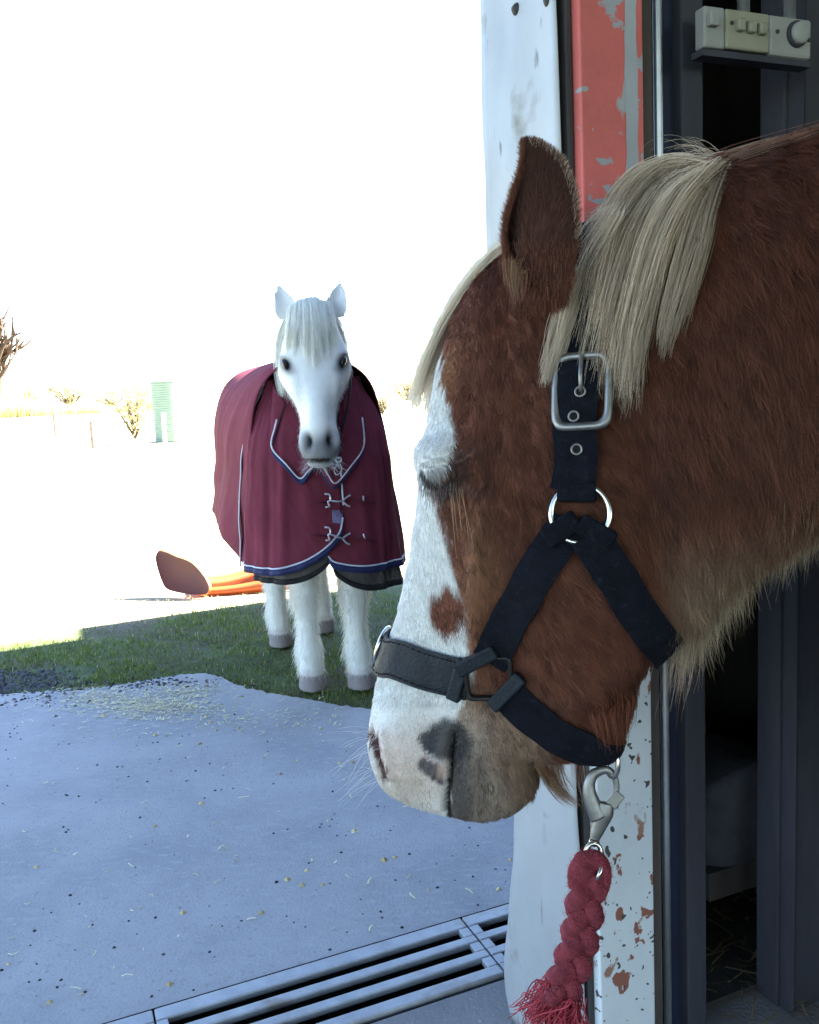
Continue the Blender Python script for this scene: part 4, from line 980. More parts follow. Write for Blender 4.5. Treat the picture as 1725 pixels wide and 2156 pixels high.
rel = V - HO; hx, hf, hz = rel @ HR, rel @ HF, V[:, 2]; ax = np.abs(hx); hd = (hf > -.2) & (hz > .8)
D_ = np.zeros(len(V))
def wb(x, f_, z, rx, rz, h, rf=.06):
    global D_
    D_ += np.where(hd, h * np.exp(-((ax - x) / rx) ** 2 - ((hz - z) / rz) ** 2 - ((hf - f_) / rf) ** 2), 0)
wb(.090, .07, 1.235, .03, .022, .012); wb(.102, .065, 1.198, .022, .018, -.003); wb(.080, .09, 1.13, .014, .05, .006); wb(.040, .14, .938, .016, .026, -.022); wb(.060, .13, .94, .010, .03, .008)
wb(0, .12, 1.05, .03, .1, .004, .2); wb(.066, .09, 1.07, .010, .075, .006, .08); wb(.045, .12, 1.02, .012, .06, -.004, .08); wb(.105, .05, 1.222, .028, .008, .007)
D_ += np.where(hd & (hf > 0), -.012 * np.exp(-((hz - .868 - .004 * np.cos(hx * 30)) / .006) ** 2) * (ax < .06), 0)
V = V + NM * D_[:, None]; me.vertices.foreach_set('co', V.astype(np.float32).ravel()); me.update()
wc = np.tile(np.array([.79, .79, .77]), (len(V), 1)) * (1 + .05 * lat_noise(V[:, 0] * 40, V[:, 1] * 40, V[:, 2] * 20, 7))[:, None]
def wov(m, c):
    global wc
    m = np.clip(m, 0, 1)[:, None]; wc = wc * (1 - m) + np.asarray(c) * m
mz = sstep(.985, .925, hz) * hd * (hf > -.02); wov(mz * .8, [.10, .10, .115])
wov(np.exp(-((ax - .040) / .017) ** 2 - ((hz - .938) / .028) ** 2) * hd * (hf > .07) * 1.25, [.012, .012, .015])
wov(np.exp(-((ax - .058) / .008) ** 2 - ((hz - .94) / .03) ** 2) * hd * (hf > .05) * .8, [.5, .5, .52])
wov(sstep(.878, .865, hz) * hd * (ax < .075), [.55, .54, .52]); wov(np.exp(-((hz - .868) / .007) ** 2) * hd * (ax < .058) * 1.2, [.025, .022, .02])
wov(np.exp(-((ax - .097 - .35 * (hz - 1.198)) / .022) ** 2 - ((hz - 1.194) / .030) ** 2) * hd * (hf > -.04) * 1.3, [.028, .028, .035])
wov(np.exp(-((ax - .075) / .015) ** 2 - ((hz - 1.172) / .012) ** 2) * hd * (hf > 0) * .4, [.2, .2, .22])
wov(np.exp(-((ax - .074) / .012) ** 2 - ((hz - 1.09) / .06) ** 2) * hd * (hf > 0) * .25, [.35, .34, .35])
wov(sstep(.062, .050, hz), [.25, .22, .22]); wov(np.exp(-((hz - .066) / .012) ** 2) * .35, [.35, .26, .20])
wov(sstep(.55, .35, hz) * sstep(.2, .4, hz) * .2, [.45, .42, .36])
wb_o = link('body', me, attr_mat('white_coat', .8, .2, 0, .25, 260), white, True); set_col(me, wc)
M_eye = mat('eye', (.010, .008, .010), .3, .2, 20, spec=.4)
for s in (-1, 1):
    bm = bmesh.new(); bmesh.ops.create_uvsphere(bm, u_segments=20, v_segments=14, radius=.0190)
    bmesh.ops.transform(bm, verts=bm.verts, matrix=Matrix.Translation(Vector(hp(s * .0975, .040, 1.196))) @ Matrix.Rotation(s * .42, 4, 'Y') @ Matrix.Diagonal((.58, .9, 1.08, 1)))
    me2 = bpy.data.meshes.new('eye'); bm.to_mesh(me2); bm.free(); link('eye', me2, M_eye, white, True)
wbvh = BVHTree.FromPolygons([Vector(q) for q in V], [tuple(p.vertices) for p in me.polygons])
def ons(p_, bv, d_, back=.1):
    h = bv.ray_cast(Vector(p_) - Vector(d_) * back, Vector(d_), 2 * back + .2); return np.array(h[0]) if h[0] is not None else np.asarray(p_)
CREAM = np.array([.95, .94, .86])
_hr = crom(HEADR, 200)
def face_f(x, z):                                 # how far forward the face stands at a place
    i = 40 + int(np.argmin(np.abs(_hr[40:150, 1] - z))); W_ = _hr[i, 4]; a = math.asin(min(.999, (abs(x) / W_) ** (1 / .85))); t_ = (1 - math.cos(a)) / 2
    return _hr[i, 0] * (1 - t_) + _hr[i, 2] * t_
fg = []
for x0, x1, zl in ((-.070, -.098, 1.235), (-.055, -.084, 1.20), (-.040, -.060, 1.225), (-.022, -.034, 1.19), (-.004, -.006, 1.175), (.014, .020, 1.20), (.034, .046, 1.185), (.052, .070, 1.215), (.068, .094, 1.24)):
    q = [hp(x0 * .7, -.10, 1.402 - 4 * x0 * x0), hp(x0 * .92, -.035, 1.422 - 6 * x0 * x0 + .004 * math.sin(x0 * 140))]
    for k in range(1, 6):
        u = k / 5; z = 1.395 - (1.395 - zl) * u; q.append(hp(x0 + (x1 - x0) * u, face_f(x0 + (x1 - x0) * u, z) + .016 - .006 * u, z))
    fg.append(q)
p, c = locks(fg, 2800, 64, 71, K=12, spread=.0068, tip=.35, ragged=.22, jit=.001, colA=CREAM, colB=CREAM * .85); hair('forelock', p, c, .0005, .0002, white)
mg = [[hp(x * .6, -.15, 1.39), hp(x, -.17, 1.30), hp(x * 1.12, -.13, 1.20), hp(x * 1.1, -.09, 1.12), hp(x * 1.02, -.07, 1.04 + dz)] for x, dz in ((-.10, .0), (-.115, .04), (-.12, .1))]
p, c = locks(mg, 800, 20, 72, K=10, spread=.007, tip=.6, ragged=.3, colA=CREAM, colB=CREAM * .7); hair('mane', p, c, .0005, .0002, white)
mg = [[hp(x * .6, -.15, 1.39), hp(x, -.18, 1.30), hp(x * 1.05, -.17, 1.20), hp(x * 1.0, -.15, 1.12 + dz)] for x, dz in ((.10, .0), (.112, .05))]
p, c = locks(mg, 300, 12, 73, K=10, spread=.006, tip=.6, ragged=.3, colA=CREAM, colB=CREAM * .7); hair('mane', p, c, .0005, .0002, white)
tl = [[lp(x * .5, 1.16, 1.02), lp(x, 1.22, .9), lp(x + .01, 1.20, .6), lp(x + .015, 1.16, .35), lp(x + .02, 1.13, .14)] for x in (-.04, .0, .04, .075)]
p, c = locks(tl, 1100, 24, 74, K=12, spread=.012, tip=.7, ragged=.2, colA=CREAM * .95, colB=CREAM * .6); hair('tail', p, c, .0007, .0003, white)
# coat fuzz on head and legs, feather behind the legs
r = np.random.default_rng(75); low = np.where((V[:, 2] < .50) & (V[:, 2] > .055))[0]; hh = np.where(hd & (hz > .86))[0]
k1 = r.choice(low, 20000); k2 = r.choice(hh, 9000)
def fuzz(k, L, down, c):
    n = len(k); p0 = V[k] + r.normal(0, .003, (n, 3)); d = NM[k] * .45 + np.array([0, 0, -down]) + r.normal(0, .12, (n, 3)); d /= np.linalg.norm(d, axis=1)[:, None]
    u = np.linspace(0, 1, 4)[None, :, None]; return p0[:, None] + d[:, None] * u * L[:, None, None] + np.array([0, 0, -1]) * (u ** 2) * (L * .3)[:, None, None], wc[k] * (1 + r.normal(0, .1, n))[:, None] * c
yl = (V[k1] - PO) @ LY; rear = NM[k1] @ LY
p, c = fuzz(k1, r.uniform(.010, .022, len(k1)) * np.where((rear > .3) & (V[k1][:, 2] > .1), 2.3, 1.0), .8, np.array([1.0, .99, .95])); hair('leg_hair', p, c, .0005, .0002, white)
p, c = fuzz(k2, r.uniform(.004, .009, len(k2)), .8, 1.0); hair('coat', p, c, .0003, .00012, white)
wk = []
for s in range(150):
    x = r.uniform(-.055, .055); z = r.uniform(.846, .885); o = hp(x, .10 + .02 * r.random(), z); d = HF * r.uniform(.0, .9) + HR * (x * 14 + r.normal(0, .35)) + np.array([0, 0, -r.uniform(.3, 1.0)]); d /= np.linalg.norm(d); u = np.linspace(0, 1, 5)[:, None]
    wk.append(o + d * u * r.uniform(.015, .05))
hair('whiskers', np.array(wk), np.full((150, 3), .6), .00035, .00015, white)

# ------------------------------------------------------------------ maroon rug
M_rug = mat('maroon_canvas', (.150, .030, .048), .85, .16, 5, .3, 260, spec=.08)
M_nbind = mat('navy_binding', (.018, .022, .085), .7, .2, 40, .2, 300)
M_wpipe = mat('white_piping', (.55, .55, .62), .6, .1, 40)
M_grug = mat('grey_under_rug', (.085, .075, .072), .9, .3, 30, .4, 300)
M_black = mat('black_binding', (.015, .014, .016), .8, .2, 40)
rug = empty('horse_rug', tuple(PO), PYAW); tag(rug, 'maroon horse rug with navy and white binding worn by the white pony', 'horse rug')
ZM = .86
def tprof(y):                                     # half width, ridge height and hem height along the back
    return (np.interp(y, [-.05, .05, .3, .6, .9, 1.06, 1.15, 1.19], [.245, .265, .30, .315, .305, .265, .19, .10]),
            np.interp(y, [-.05, .05, .3, .6, .9, 1.06, 1.15, 1.19], [1.22, 1.23, 1.23, 1.22, 1.23, 1.18, 1.09, .98]), np.interp(y, [0, .15, .45, 1.2], [.47, .50, .585, .60]))
def arch(y, s):
    """s from -1 (hem, left) over the ridge to +1 (hem, right)"""
    a, zt, zh = tprof(y); q = np.abs(s); up = np.clip(q / .52, 0, 1) ** .9 * math.pi / 2; dn = np.clip((q - .52) / .48, 0, 1)
    x = a * np.sin(up) ** .78 + .035 * dn - .05 * sstep(.9, 1.19, y) * dn; z = ZM + (zt - ZM) * np.cos(up) ** .85 * 1.0 - (ZM - zh) * dn
    return np.sign(s) * x, z
NY, NS = 70, 90
yy = np.linspace(.0, 1.19, NY); ss = np.linspace(-1, 1, NS); YY, SS = np.meshgrid(yy, ss, indexing='ij'); X_, Z_ = arch(YY, SS)
drape = .006 * np.sin(YY * 9 + SS * 3 + 1.2 * np.sin(SS * 5)) * sstep(.45, 1, np.abs(SS)) + .012 * lat_noise(YY * 9 + SS * 3, SS * 4, 0 * YY, 81)
bp_ = lp(X_ + np.sign(SS) * drape, YY, Z_ + .3 * drape)
I = np.arange(NY * NS).reshape(NY, NS); f = np.stack([I[:-1, :-1], I[:-1, 1:], I[1:, 1:], I[1:, :-1]], -1).reshape(-1, 4).tolist()
o = pyd('body_panel', bp_.reshape(-1, 3), f, M_rug, rug, True); so_ = o.modifiers.new('thick', 'SOLIDIFY'); so_.thickness = .004; so_.offset = 0
def front(phi, z, out=0.0, folds=True):
    """chest surface of the rug: angle round the chest (degrees, 0 in front, minus = left) and height"""
    phi = np.asarray(phi, float); z = np.asarray(z, float); t = np.radians(phi)
    A = np.interp(z, [.36, .45, .60, .75, .86, .95, 1.03, 1.10, 1.17, 1.22], [.300, .290, .278, .266, .256, .242, .215, .175, .145, .13])
    B = np.interp(z, [.36, .45, .60, .75, .86, .95, 1.03, 1.10, 1.17, 1.22], [.235, .225, .205, .195, .185, .150, .10, .045, -.02, -.06])
    A = A + out; B = B + out
    if folds:
        w_ = .0035 * np.sin(phi * .16 + 3 * np.sin(z * 4.2) + z * 9) * sstep(20, 70, np.abs(phi)) + .014 * lat_noise(phi * .075 - z * 2.2, z * 3.4 + phi * .03, 0 * z, 83) * sstep(5, 40, np.abs(phi)) + .0025 * lat_noise(phi * .12 + z * 6, z * 11, 0 * z, 84)
        A = A + w_; B = B + w_
    x = A * np.sign(np.sin(t)) * np.abs(np.sin(t)) ** .88; y = .04 - B * np.abs(np.cos(t)) ** .85 * np.sign(np.cos(t)) + np.where(np.abs(phi) > 90, (np.abs(phi) - 90) * .002, 0)
    return lp(x, y, z)
def ztop(phi): return .815 + .335 * sstep(0, 40, np.abs(phi)) ** .7
def panel(name, p0, p1, zh, R, s0, out, m, par, N=70, MZ=46, top=None, th=.004):
    s = np.linspace(0, 1, N); phi = p0 + (p1 - p0) * s; k = np.clip((s - s0) / (1 - s0), 0, 1); hem = zh + R * (1 - np.sqrt(np.clip(1 - k ** 2.4, 0, 1)))
    zt = ztop(phi) if top is None else np.full(N, top)
    u = np.linspace(0, 1, MZ)[:, None]; Z = zt * (1 - u) + hem * u; pt = front(np.broadcast_to(phi, Z.shape), Z, out)
    I = np.arange(MZ * N).reshape(MZ, N); f = np.stack([I[:-1, :-1], I[1:, :-1], I[1:, 1:], I[:-1, 1:]], -1).reshape(-1, 4)
    if p1 < p0: f = f[:, ::-1]
    o = pyd(name, pt.reshape(-1, 3), f.tolist(), m, par, True); q = o.modifiers.new('thick', 'SOLIDIFY'); q.thickness = th; q.offset = 0
    return o, pt, phi, hem
OUT = lambda p_: (lambda d: d / np.linalg.norm(d, axis=-1)[..., None])((p_ - lp(0, .12, 0)) * np.array([1, 1, 0]))
def band(line, inn, w0, w1, name, m, par, lift):
    """flat tape between two distances inside an edge line"""
    d = inn / np.linalg.norm(inn, axis=1)[:, None]; o_ = OUT(line) * lift
    v = np.concatenate([line + d * w0 + o_, line + d * w1 + o_]); k = len(line); f = [(i, i + 1, k + i + 1, k + i) for i in range(k - 1)]
    b = pyd(name, v, f, m, par, True); q = b.modifiers.new('thick', 'SOLIDIFY'); q.thickness = .003; q.offset = 0; return b
def bind(pt, par, cols=True, col_edge=-1, outer=True):
    hem = pt[-1]; inn = pt[-4] - pt[-1]; inn[:, 2] = np.maximum(inn[:, 2], .004)
    b = band(hem, inn, -.002, .021, 'binding', M_nbind, par, .004)
    d = inn / np.linalg.norm(inn, axis=1)[:, None]
    MB().tube(hem + d * .024 + OUT(hem) * .005, .0032, 8).build('piping', M_wpipe, par, True)
    if outer:
        e = pt[:, 0]; inn = pt[:, 3] - pt[:, 0]; band(e, inn, -.010, .010, 'binding', M_nbind, par, .018)
        d = inn / np.linalg.norm(inn, axis=1)[:, None]; MB().tube(e + d * .013 + OUT(e) * .020, .0030, 8).build('piping', M_wpipe, par, True)
rp, pr_, _, _ = panel('front_panel', 100, -5, .450, .055, .62, .0, M_rug, rug); bind(pr_, rp)
lpn, pl_, _, _ = panel('front_panel', -100, 4, .470, .165, .42, .010, M_rug, rug); bind(pl_, lpn)
# the split's upright edge
e = pl_[6:34, -1]; inn = pl_[6:34, -4] - pl_[6:34, -1]; MB().tube(e - inn * .2 + OUT(e) * .004, .0032, 8).build('piping', M_wpipe, lpn, True)
ur = empty('under_rug', tuple(PO), PYAW); tag(ur, 'grey under rug with black edge showing below the maroon rug', 'under rug')
up_, pu, _, _ = panel('lower_panel', 66, -3, .380, .11, .45, -.016, M_grug, ur, top=.62); band(pu[-1], pu[-4] - pu[-1], -.002, .020, 'binding', M_black, up_, .003)
up2, pu2, _, _ = panel('lower_panel', -80, 3, .437, .16, .50, -.014, M_grug, ur, top=.62); band(pu2[-1], pu2[-4] - pu2[-1], -.002, .018, 'binding', M_black, up2, .003)
# dark lining standing up round the neck
ph_ = np.linspace(-75, 75, 60); lz = ztop(ph_); a_ = front(ph_, lz - .03, -.012, False); b2 = front(ph_, lz + .075, .004, False)
v = np.concatenate([a_, b2]); f = [(i, i + 1, 60 + i + 1, 60 + i) for i in range(59)]; q = pyd('standing_collar', v, f, M_rug, rug, True); q.modifiers.new('t', 'SOLIDIFY').thickness = .006
# where a sight line meets the front of the rug
allp = np.concatenate([pr_.reshape(-1, 3), pl_.reshape(-1, 3)]); I = np.arange(46 * 70).reshape(46, 70)
fq = np.stack([I[:-1, :-1], I[1:, :-1], I[1:, 1:], I[:-1, 1:]], -1).reshape(-1, 4); rbvh = BVHTree.FromPolygons([Vector(q) for q in allp], [tuple(q) for q in np.concatenate([fq, fq + 46 * 70]).tolist()])
def onrug(px, py, lift=.004):
    d = Vector(ray(px, py)); L = d.length; h = rbvh.ray_cast(Vector((0, 0, CAMH)), d / L); dep = h[3] / L if h[0] is not None else 3.06
    return P(px, py, dep) - ray(px, py) * lift
# collar flaps like lapels
for pts_, ph0, ph1 in (([(600, 850), (583, 905), (574, 950), (603, 985), (632, 1016), (648, 1004), (662, 984)], -72, -3), ([(752, 850), (762, 900), (764, 950), (738, 990), (706, 1026), (688, 1010), (673, 986)], 70, 4)):
    low_ = crom([onrug(px, py, .010) for px, py in pts_], 48); tp = front(np.linspace(ph0, ph1, 48), ztop(np.linspace(ph0, ph1, 48)) + .004, .006, False)
    u = np.linspace(0, 1, 14)[:, None, None]; g_ = tp[None] * (1 - u) + low_[None] * u + OUT(low_)[None] * (np.sin(u * math.pi) * .016)
    I = np.arange(14 * 48).reshape(14, 48); f = np.stack([I[:-1, :-1], I[1:, :-1], I[1:, 1:], I[:-1, 1:]], -1).reshape(-1, 4).tolist()
    cf = pyd('collar_flap', g_.reshape(-1, 3), f, M_rug, rug, True); cf.modifiers.new('t', 'SOLIDIFY').thickness = .006
    inn = g_[-3] - g_[-1]; band(low_, inn, -.006, .014, 'binding', M_nbind, cf, .004); d = inn / np.linalg.norm(inn, axis=1)[:, None]
    MB().tube(low_[6:] + d[6:] * .016 + OUT(low_[6:]) * .006, .0030, 8).build('piping', M_wpipe, cf, True)
# hooks and dees down the front
M_tip = mat('bright_hook', (.66, .66, .70), .3, .1, 30, metal=.8)
M_strap = mat('maroon_strap', (.10, .012, .022), .8, .2, 60, .3, 300)
for (y0, y1, lab) in ((1048, 1052, 0), (1118, 1132, 1)):
    st = MB(); a_, b_ = onrug(652, y0 + 10, .010), onrug(690, y0 + 10, .014); c_ = onrug(735, y1 + 2, .010); e_ = onrug(790, y1 + 6, .006)
    st.tube(np.array([a_, (a_ + b_) / 2, b_]), .012, 8, flat=.2, up=LZ); st.build('chest_strap', M_strap, rug, True)
    st = MB(); st.tube(np.array([c_, (c_ + e_) / 2, e_]), .012, 8, flat=.2, up=LZ); s_o = st.build('chest_strap', M_strap, rug, True)
    hk = MB(); hk.tube(crom([onrug(x, y, .020) for x, y in ((684, y0 - 8), (694, y0 - 6), (696, y0 + 4), (691, y0 + 9), (694, y0 + 18), (686, y0 + 20))], 24), .0034, 8)
    hk.tube(crom([onrug(x, y, .022) for x, y in ((694, y0 + 6), (712, y0 + 8 + 5 * lab), (724, y1 + 2))], 16), .0030, 8)
    hk.tube(crom([onrug(x, y, .020) for x, y in ((738, y1 - 9), (732, y1 - 6), (723, y1 + 2), (730, y1 + 11), (737, y1 + 14))], 20), .0034, 8)
    hk.build('hook', M_tip, s_o, True)
    sl2 = MB(); sl2.tube([onrug(765, y1 - 8, .014), onrug(766 + 3 * lab, y1 + 3, .014)], .0030, 8); sl2.build('slider', M_tip, s_o, True)
pc = np.array([onrug(x, y, .008) for x, y in ((700, 1074), (722, 1074), (720, 1103), (701, 1100))])
q = pyd('label_patch', pc, [(0, 3, 2, 1)], mat('lilac_patch', (.20, .17, .30), .7, .2, 60), rug); q.modifiers.new('t', 'SOLIDIFY').thickness = .003
# neck strap buckles at the right of its throat
nb_ = MB(); nb_.tube(crom([hp(*q_) for q_ in ((.126, -.05, 1.19), (.120, -.03, 1.12), (.104, -.01, 1.04), (.082, .01, .97))], 24), .013, 8, flat=.35); nb_.build('neck_edge', M_black, rug, True)
nb_ = MB(); nb_.ring(onrug(713, 968, .02), HR, LZ, .010, .008, .0025, 16, 6); nb_.build('buckle', M_tip, rug, True)
nb_ = MB(); nb_.tube(crom([onrug(x, y, .02) for x, y in ((712, 975), (704, 990), (710, 1000), (720, 990), (716, 976))], 20), .0016, 6); nb_.build('cord_loop', M_tip, rug, True)
# ================================================================== GRASS, GRAVEL, HAY
def attr_mesh(name, v, f, c, m, parent=None):
    me = bpy.data.meshes.new(name); me.from_pydata(v, [], f); me.update(); set_col(me, np.asarray(c, np.float32)); return link(name, me, m, parent)
M_blade = attr_mat('grass_blade', .7, .2, .35)
r = np.random.default_rng(91)
et = np.array([np.r_[e, 0] @ WD for e in eg]); en = np.array([np.r_[e, 0] @ WN for e in eg])
n = 160000; t = r.uniform(-3.6, 3.1, n); d0 = np.interp(t, et, en); nn_ = d0 - .035 + (r.random(n) ** 1.25) * 3.2
pat = lat_noise(t * 3.2, nn_ * 3.2, 0 * t, 92); pat2 = lat_noise(t * 9, nn_ * 9, 0 * t, 93)
edge = nn_ - d0
grav = np.exp(-((t + .25) / .55) ** 2)                        # bare gravelly spot at the left of the concrete's edge
gl = G(40, 1432); gd = np.hypot(t - gl @ WD, (nn_ - gl @ WN) * 1.6)
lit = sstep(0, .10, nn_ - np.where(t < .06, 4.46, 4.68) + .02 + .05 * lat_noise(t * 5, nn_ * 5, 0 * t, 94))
keep = (r.random(n) < 1 - .8 * lit) & (r.random(n) < np.clip(.75 + .5 * pat + .25 * pat2, .06, 1)) & ((edge > 0) | (pat2 > .25)) & ((gd > .30) | (r.random(n) < .15))
t, nn_, pat, pat2, edge, lit = t[keep], nn_[keep], pat[keep], pat2[keep], edge[keep], lit[keep]; n = len(t)
base_ = WD[None] * t[:, None] + WN[None] * nn_[:, None]; base_[:, 2] = np.where(edge < 0, 0, -.012)
L = r.uniform(.008, .024, n) * (1 + .35 * pat) * np.where(edge < .05, .8, 1); a = r.uniform(0, 6.283, n); wdt = r.uniform(.0011, .0022, n)
dx = np.stack([np.cos(a), np.sin(a), 0 * a], 1); lean = np.stack([np.cos(a + 1.4), np.sin(a + 1.4), 0 * a], 1) * (L * r.uniform(.2, .9, n))[:, None]
v = np.empty((n, 5, 3)); v[:, 0] = base_ - dx * wdt[:, None]; v[:, 1] = base_ + dx * wdt[:, None]
midp = base_ + lean * .35 + np.array([0, 0, 1]) * (L * .6)[:, None]; v[:, 2] = midp + dx * wdt[:, None] * .8; v[:, 3] = midp - dx * wdt[:, None] * .8; v[:, 4] = base_ + lean + np.array([0, 0, 1]) * (L * .9)[:, None]
q = np.arange(n)[:, None] * 5; f = np.concatenate([q + [0, 1, 2, 3]]).tolist() + (q + [3, 2, 4]).tolist()
dead = sstep(.35, -.35, pat + .4 * pat2 + r.normal(0, .35, n))[:, None]
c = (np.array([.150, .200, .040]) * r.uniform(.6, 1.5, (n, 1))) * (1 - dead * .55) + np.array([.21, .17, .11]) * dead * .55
c = c * (1 - lit[:, None]) + np.array([.42, .40, .20]) * lit[:, None]  # blades past the shadow edge coloured pale for the sun's glare
c = np.where((r.random(n) < .03)[:, None], np.array([.5, .45, .30]), c)
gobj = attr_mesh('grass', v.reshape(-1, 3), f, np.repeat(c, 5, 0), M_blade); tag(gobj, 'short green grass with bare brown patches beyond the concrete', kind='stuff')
# stones and bits: low faceted lumps
def lumps(name, pos, rad, c, label, seed):
    r = np.random.default_rng(seed); n = len(pos)
    oct_ = np.array([(1, 0, 0), (0, 1, 0), (-1, 0, 0), (0, -1, 0), (0, 0, .75), (.5, .5, .45), (-.5, .5, .45)])[:5]
    jit_ = oct_[None] * rad[:, None, None] * r.uniform(.65, 1.25, (n, 5, 1)); a = r.uniform(0, 6.28, n); R_ = np.stack([np.stack([np.cos(a), -np.sin(a)], 1), np.stack([np.sin(a), np.cos(a)], 1)], 1)
    jit_[..., :2] = np.einsum('nij,nkj->nki', R_, jit_[..., :2]); v = pos[:, None] + jit_ - np.array([0, 0, .0005])
    q = np.arange(n)[:, None] * 5; f = np.concatenate([q + [0, 1, 4], q + [1, 2, 4], q + [2, 3, 4], q + [3, 0, 4]]).tolist()
    o = attr_mesh(name, v.reshape(-1, 3), f, np.repeat(c, 5, 0), M_bits); tag(o, label, kind='stuff'); return o
M_bits = attr_mat('bits', .9, .2)
def scatter(n, x0, x1, y0, y1, seed, z=0.0):
    r = np.random.default_rng(seed); out = []
    while len(out) < n:
        p_ = G(r.uniform(x0, x1), r.uniform(y0, y1))
        if (p_ @ WN) < np.interp(p_ @ WD, et, en) - .02 and (p_ @ WN) > G1 + .02: out.append([p_[0], p_[1], z])
    return np.array(out)
r = np.random.default_rng(95)
gp = np.array([G(x, y) for x, y in zip(np.r_[r.normal(20, 75, 1100), r.normal(250, 120, 250)], np.r_[r.normal(1432, 22, 1100), r.normal(1437, 7, 250)])])
gp[:, 2] = np.where((gp @ WN) > np.interp(gp @ WD, et, en), -.010, 0.0)
lumps('gravel', gp, r.uniform(.004, .011, len(gp)), np.array([.06, .06, .068]) * r.uniform(.4, 2.4, (len(gp), 1)), 'dark gravel spilled where grass meets the concrete', 96)
pp = np.concatenate([scatter(150, 0, 1080, 1500, 2100, 97), scatter(60, 0, 500, 1480, 1700, 98)])
lumps('loose_stones', pp, r.uniform(.0022, .0058, len(pp)), np.array([.025, .025, .03]) * r.uniform(.5, 2.0, (len(pp), 1)), 'small dark stones dotted over the concrete yard', 99)
pp = np.concatenate([scatter(34, 0, 1080, 1480, 2140, 100), scatter(22, 120, 520, 1440, 1560, 101)])
lumps('feed_crumbs', pp, r.uniform(.004, .011, len(pp)), np.array([.46, .38, .20]) * r.uniform(.6, 1.3, (len(pp), 1)), 'yellowish feed crumbs dropped on the concrete', 102)
def straws(pos, L, seed):
    r = np.random.default_rng(seed); n = len(pos); a = r.uniform(0, 6.28, n); d = np.stack([np.cos(a), np.sin(a), r.uniform(-.05, .12, n)], 1) * L[:, None]; s = np.stack([-np.sin(a), np.cos(a), 0 * a], 1) * r.uniform(.0008, .0020, n)[:, None]
    z = np.array([0, 0, 1]) * r.uniform(.001, .006, n)[:, None]; mid_ = pos + d * .5 + s * r.normal(0, 2.5, n)[:, None] + z * 1.4
    v = np.stack([pos - s + z, pos + s + z, mid_ + s, mid_ - s, pos + d + s + z, pos + d - s + z], 1); q = np.arange(n)[:, None] * 6
    return v.reshape(-1, 3), np.concatenate([q + [0, 1, 2, 3], q + [3, 2, 4, 5]]).tolist()
hpn = []
for (x, y, sx, sy, k) in ((235, 1475, 60, 14, 420), (350, 1488, 55, 12, 420), (400, 1455, 40, 10, 260), (300, 1500, 110, 18, 300), (560, 1515, 120, 18, 160), (180, 1460, 60, 14, 160)):
    hpn += [G(*q_) for q_ in zip(r.normal(x, sx, k), r.normal(y, sy, k))]
hpn = np.array(hpn); hpn = hpn[(hpn @ WN) < np.interp(hpn @ WD, et, en) + .03]
hpn = np.concatenate([hpn, scatter(90, 0, 1080, 1480, 2100, 103)])
v, f = straws(hpn, r.uniform(.006, .030, len(hpn)), 104)
c = np.repeat(np.array([.70, .64, .40]) * r.uniform(.6, 1.25, (len(hpn), 1)), 6, 0); h_o = attr_mesh('scattered_hay', v, f, c, M_bits); tag(h_o, 'pale hay scattered on the concrete in front of the grass', kind='stuff')

# ================================================================== ORANGE PLASTIC SHELL ON THE GRASS
M_or = bpy.data.materials.new('orange_plastic'); M_or.use_nodes = True
_t = M_or.node_tree; _b = _t.nodes['Principled BSDF']; _b.inputs['Base Color'].default_value = (.50, .115, .03, 1); _b.inputs['Roughness'].default_value = .45; _b.inputs['Subsurface Weight'].default_value = .0
_tr = _t.nodes.new('ShaderNodeBsdfTranslucent'); _tr.inputs['Color'].default_value = (.75, .22, .05, 1); _mx = _t.nodes.new('ShaderNodeMixShader'); _mx.inputs[0].default_value = .30
_t.links.new(_b.outputs[0], _mx.inputs[1]); _t.links.new(_tr.outputs[0], _mx.inputs[2]); _t.links.new(_mx.outputs[0], _t.nodes['Material Output'].inputs['Surface'])
M_red2 = mat('brick_red_plastic', (.075, .015, .009), .55, .12, 12, .1, 60)
og = G(400, 1252); od = float(np.hypot(og[0], og[1])) ; OD = (og - [0, 0, CAMH]) @ -CAMZ
orange = empty('orange_shell', tuple(np.r_[og[:2], 0])); tag(orange, 'orange plastic play shell with brick red rounded end lying on sunlit grass', 'plastic shell')
pl = crom([(328, 1170), (334, 1160), (350, 1162), (372, 1172), (395, 1180), (412, 1192), (430, 1214), (440, 1236), (436, 1249), (424, 1253), (395, 1251), (368, 1246), (350, 1239), (340, 1222), (332, 1198), (328, 1180), (328, 1170)], 64)[:-1]
pv = np.array([P(x, y, OD - .03 + (1251 - y) * .0007 - (x - 385) * .466 * OD / F) for x, y in pl]); back = np.array([.10, .16, 0.0])
v = np.concatenate([pv, pv * .9 + pv.mean(0) * .1 + np.array([.003, .006, 0]), pv + back * .18, pv * .93 + pv.mean(0) * .07 + back * .5]); k = len(pv)
f = [(i, (i + 1) % k, k + (i + 1) % k, k + i) for i in range(k)] + [tuple(k + i for i in range(k))]
pyd('end_plate', v[:2 * k], f, M_red2, orange, True)
v2 = np.concatenate([pv + np.array([.001, .002, 0]), pv * 1.03 - pv.mean(0) * .03 + back * .06, pv * .97 + pv.mean(0) * .03 + back * .14]); f2 = [(s * k + i, s * k + (i + 1) % k, (s + 1) * k + (i + 1) % k, (s + 1) * k + i) for s in range(2) for i in range(k)]
pyd('rim', v2, f2, M_or, orange, True)
ax0 = G(432, 1251); ax1 = G(640, 1236); dirv = ax1 - ax0; Lh = np.linalg.norm(dirv); dirv /= Lh; sdv = np.array([dirv[1], -dirv[0], 0])
if sdv[1] > 0: sdv = -sdv
v = []; NS2, NQ = 40, 22
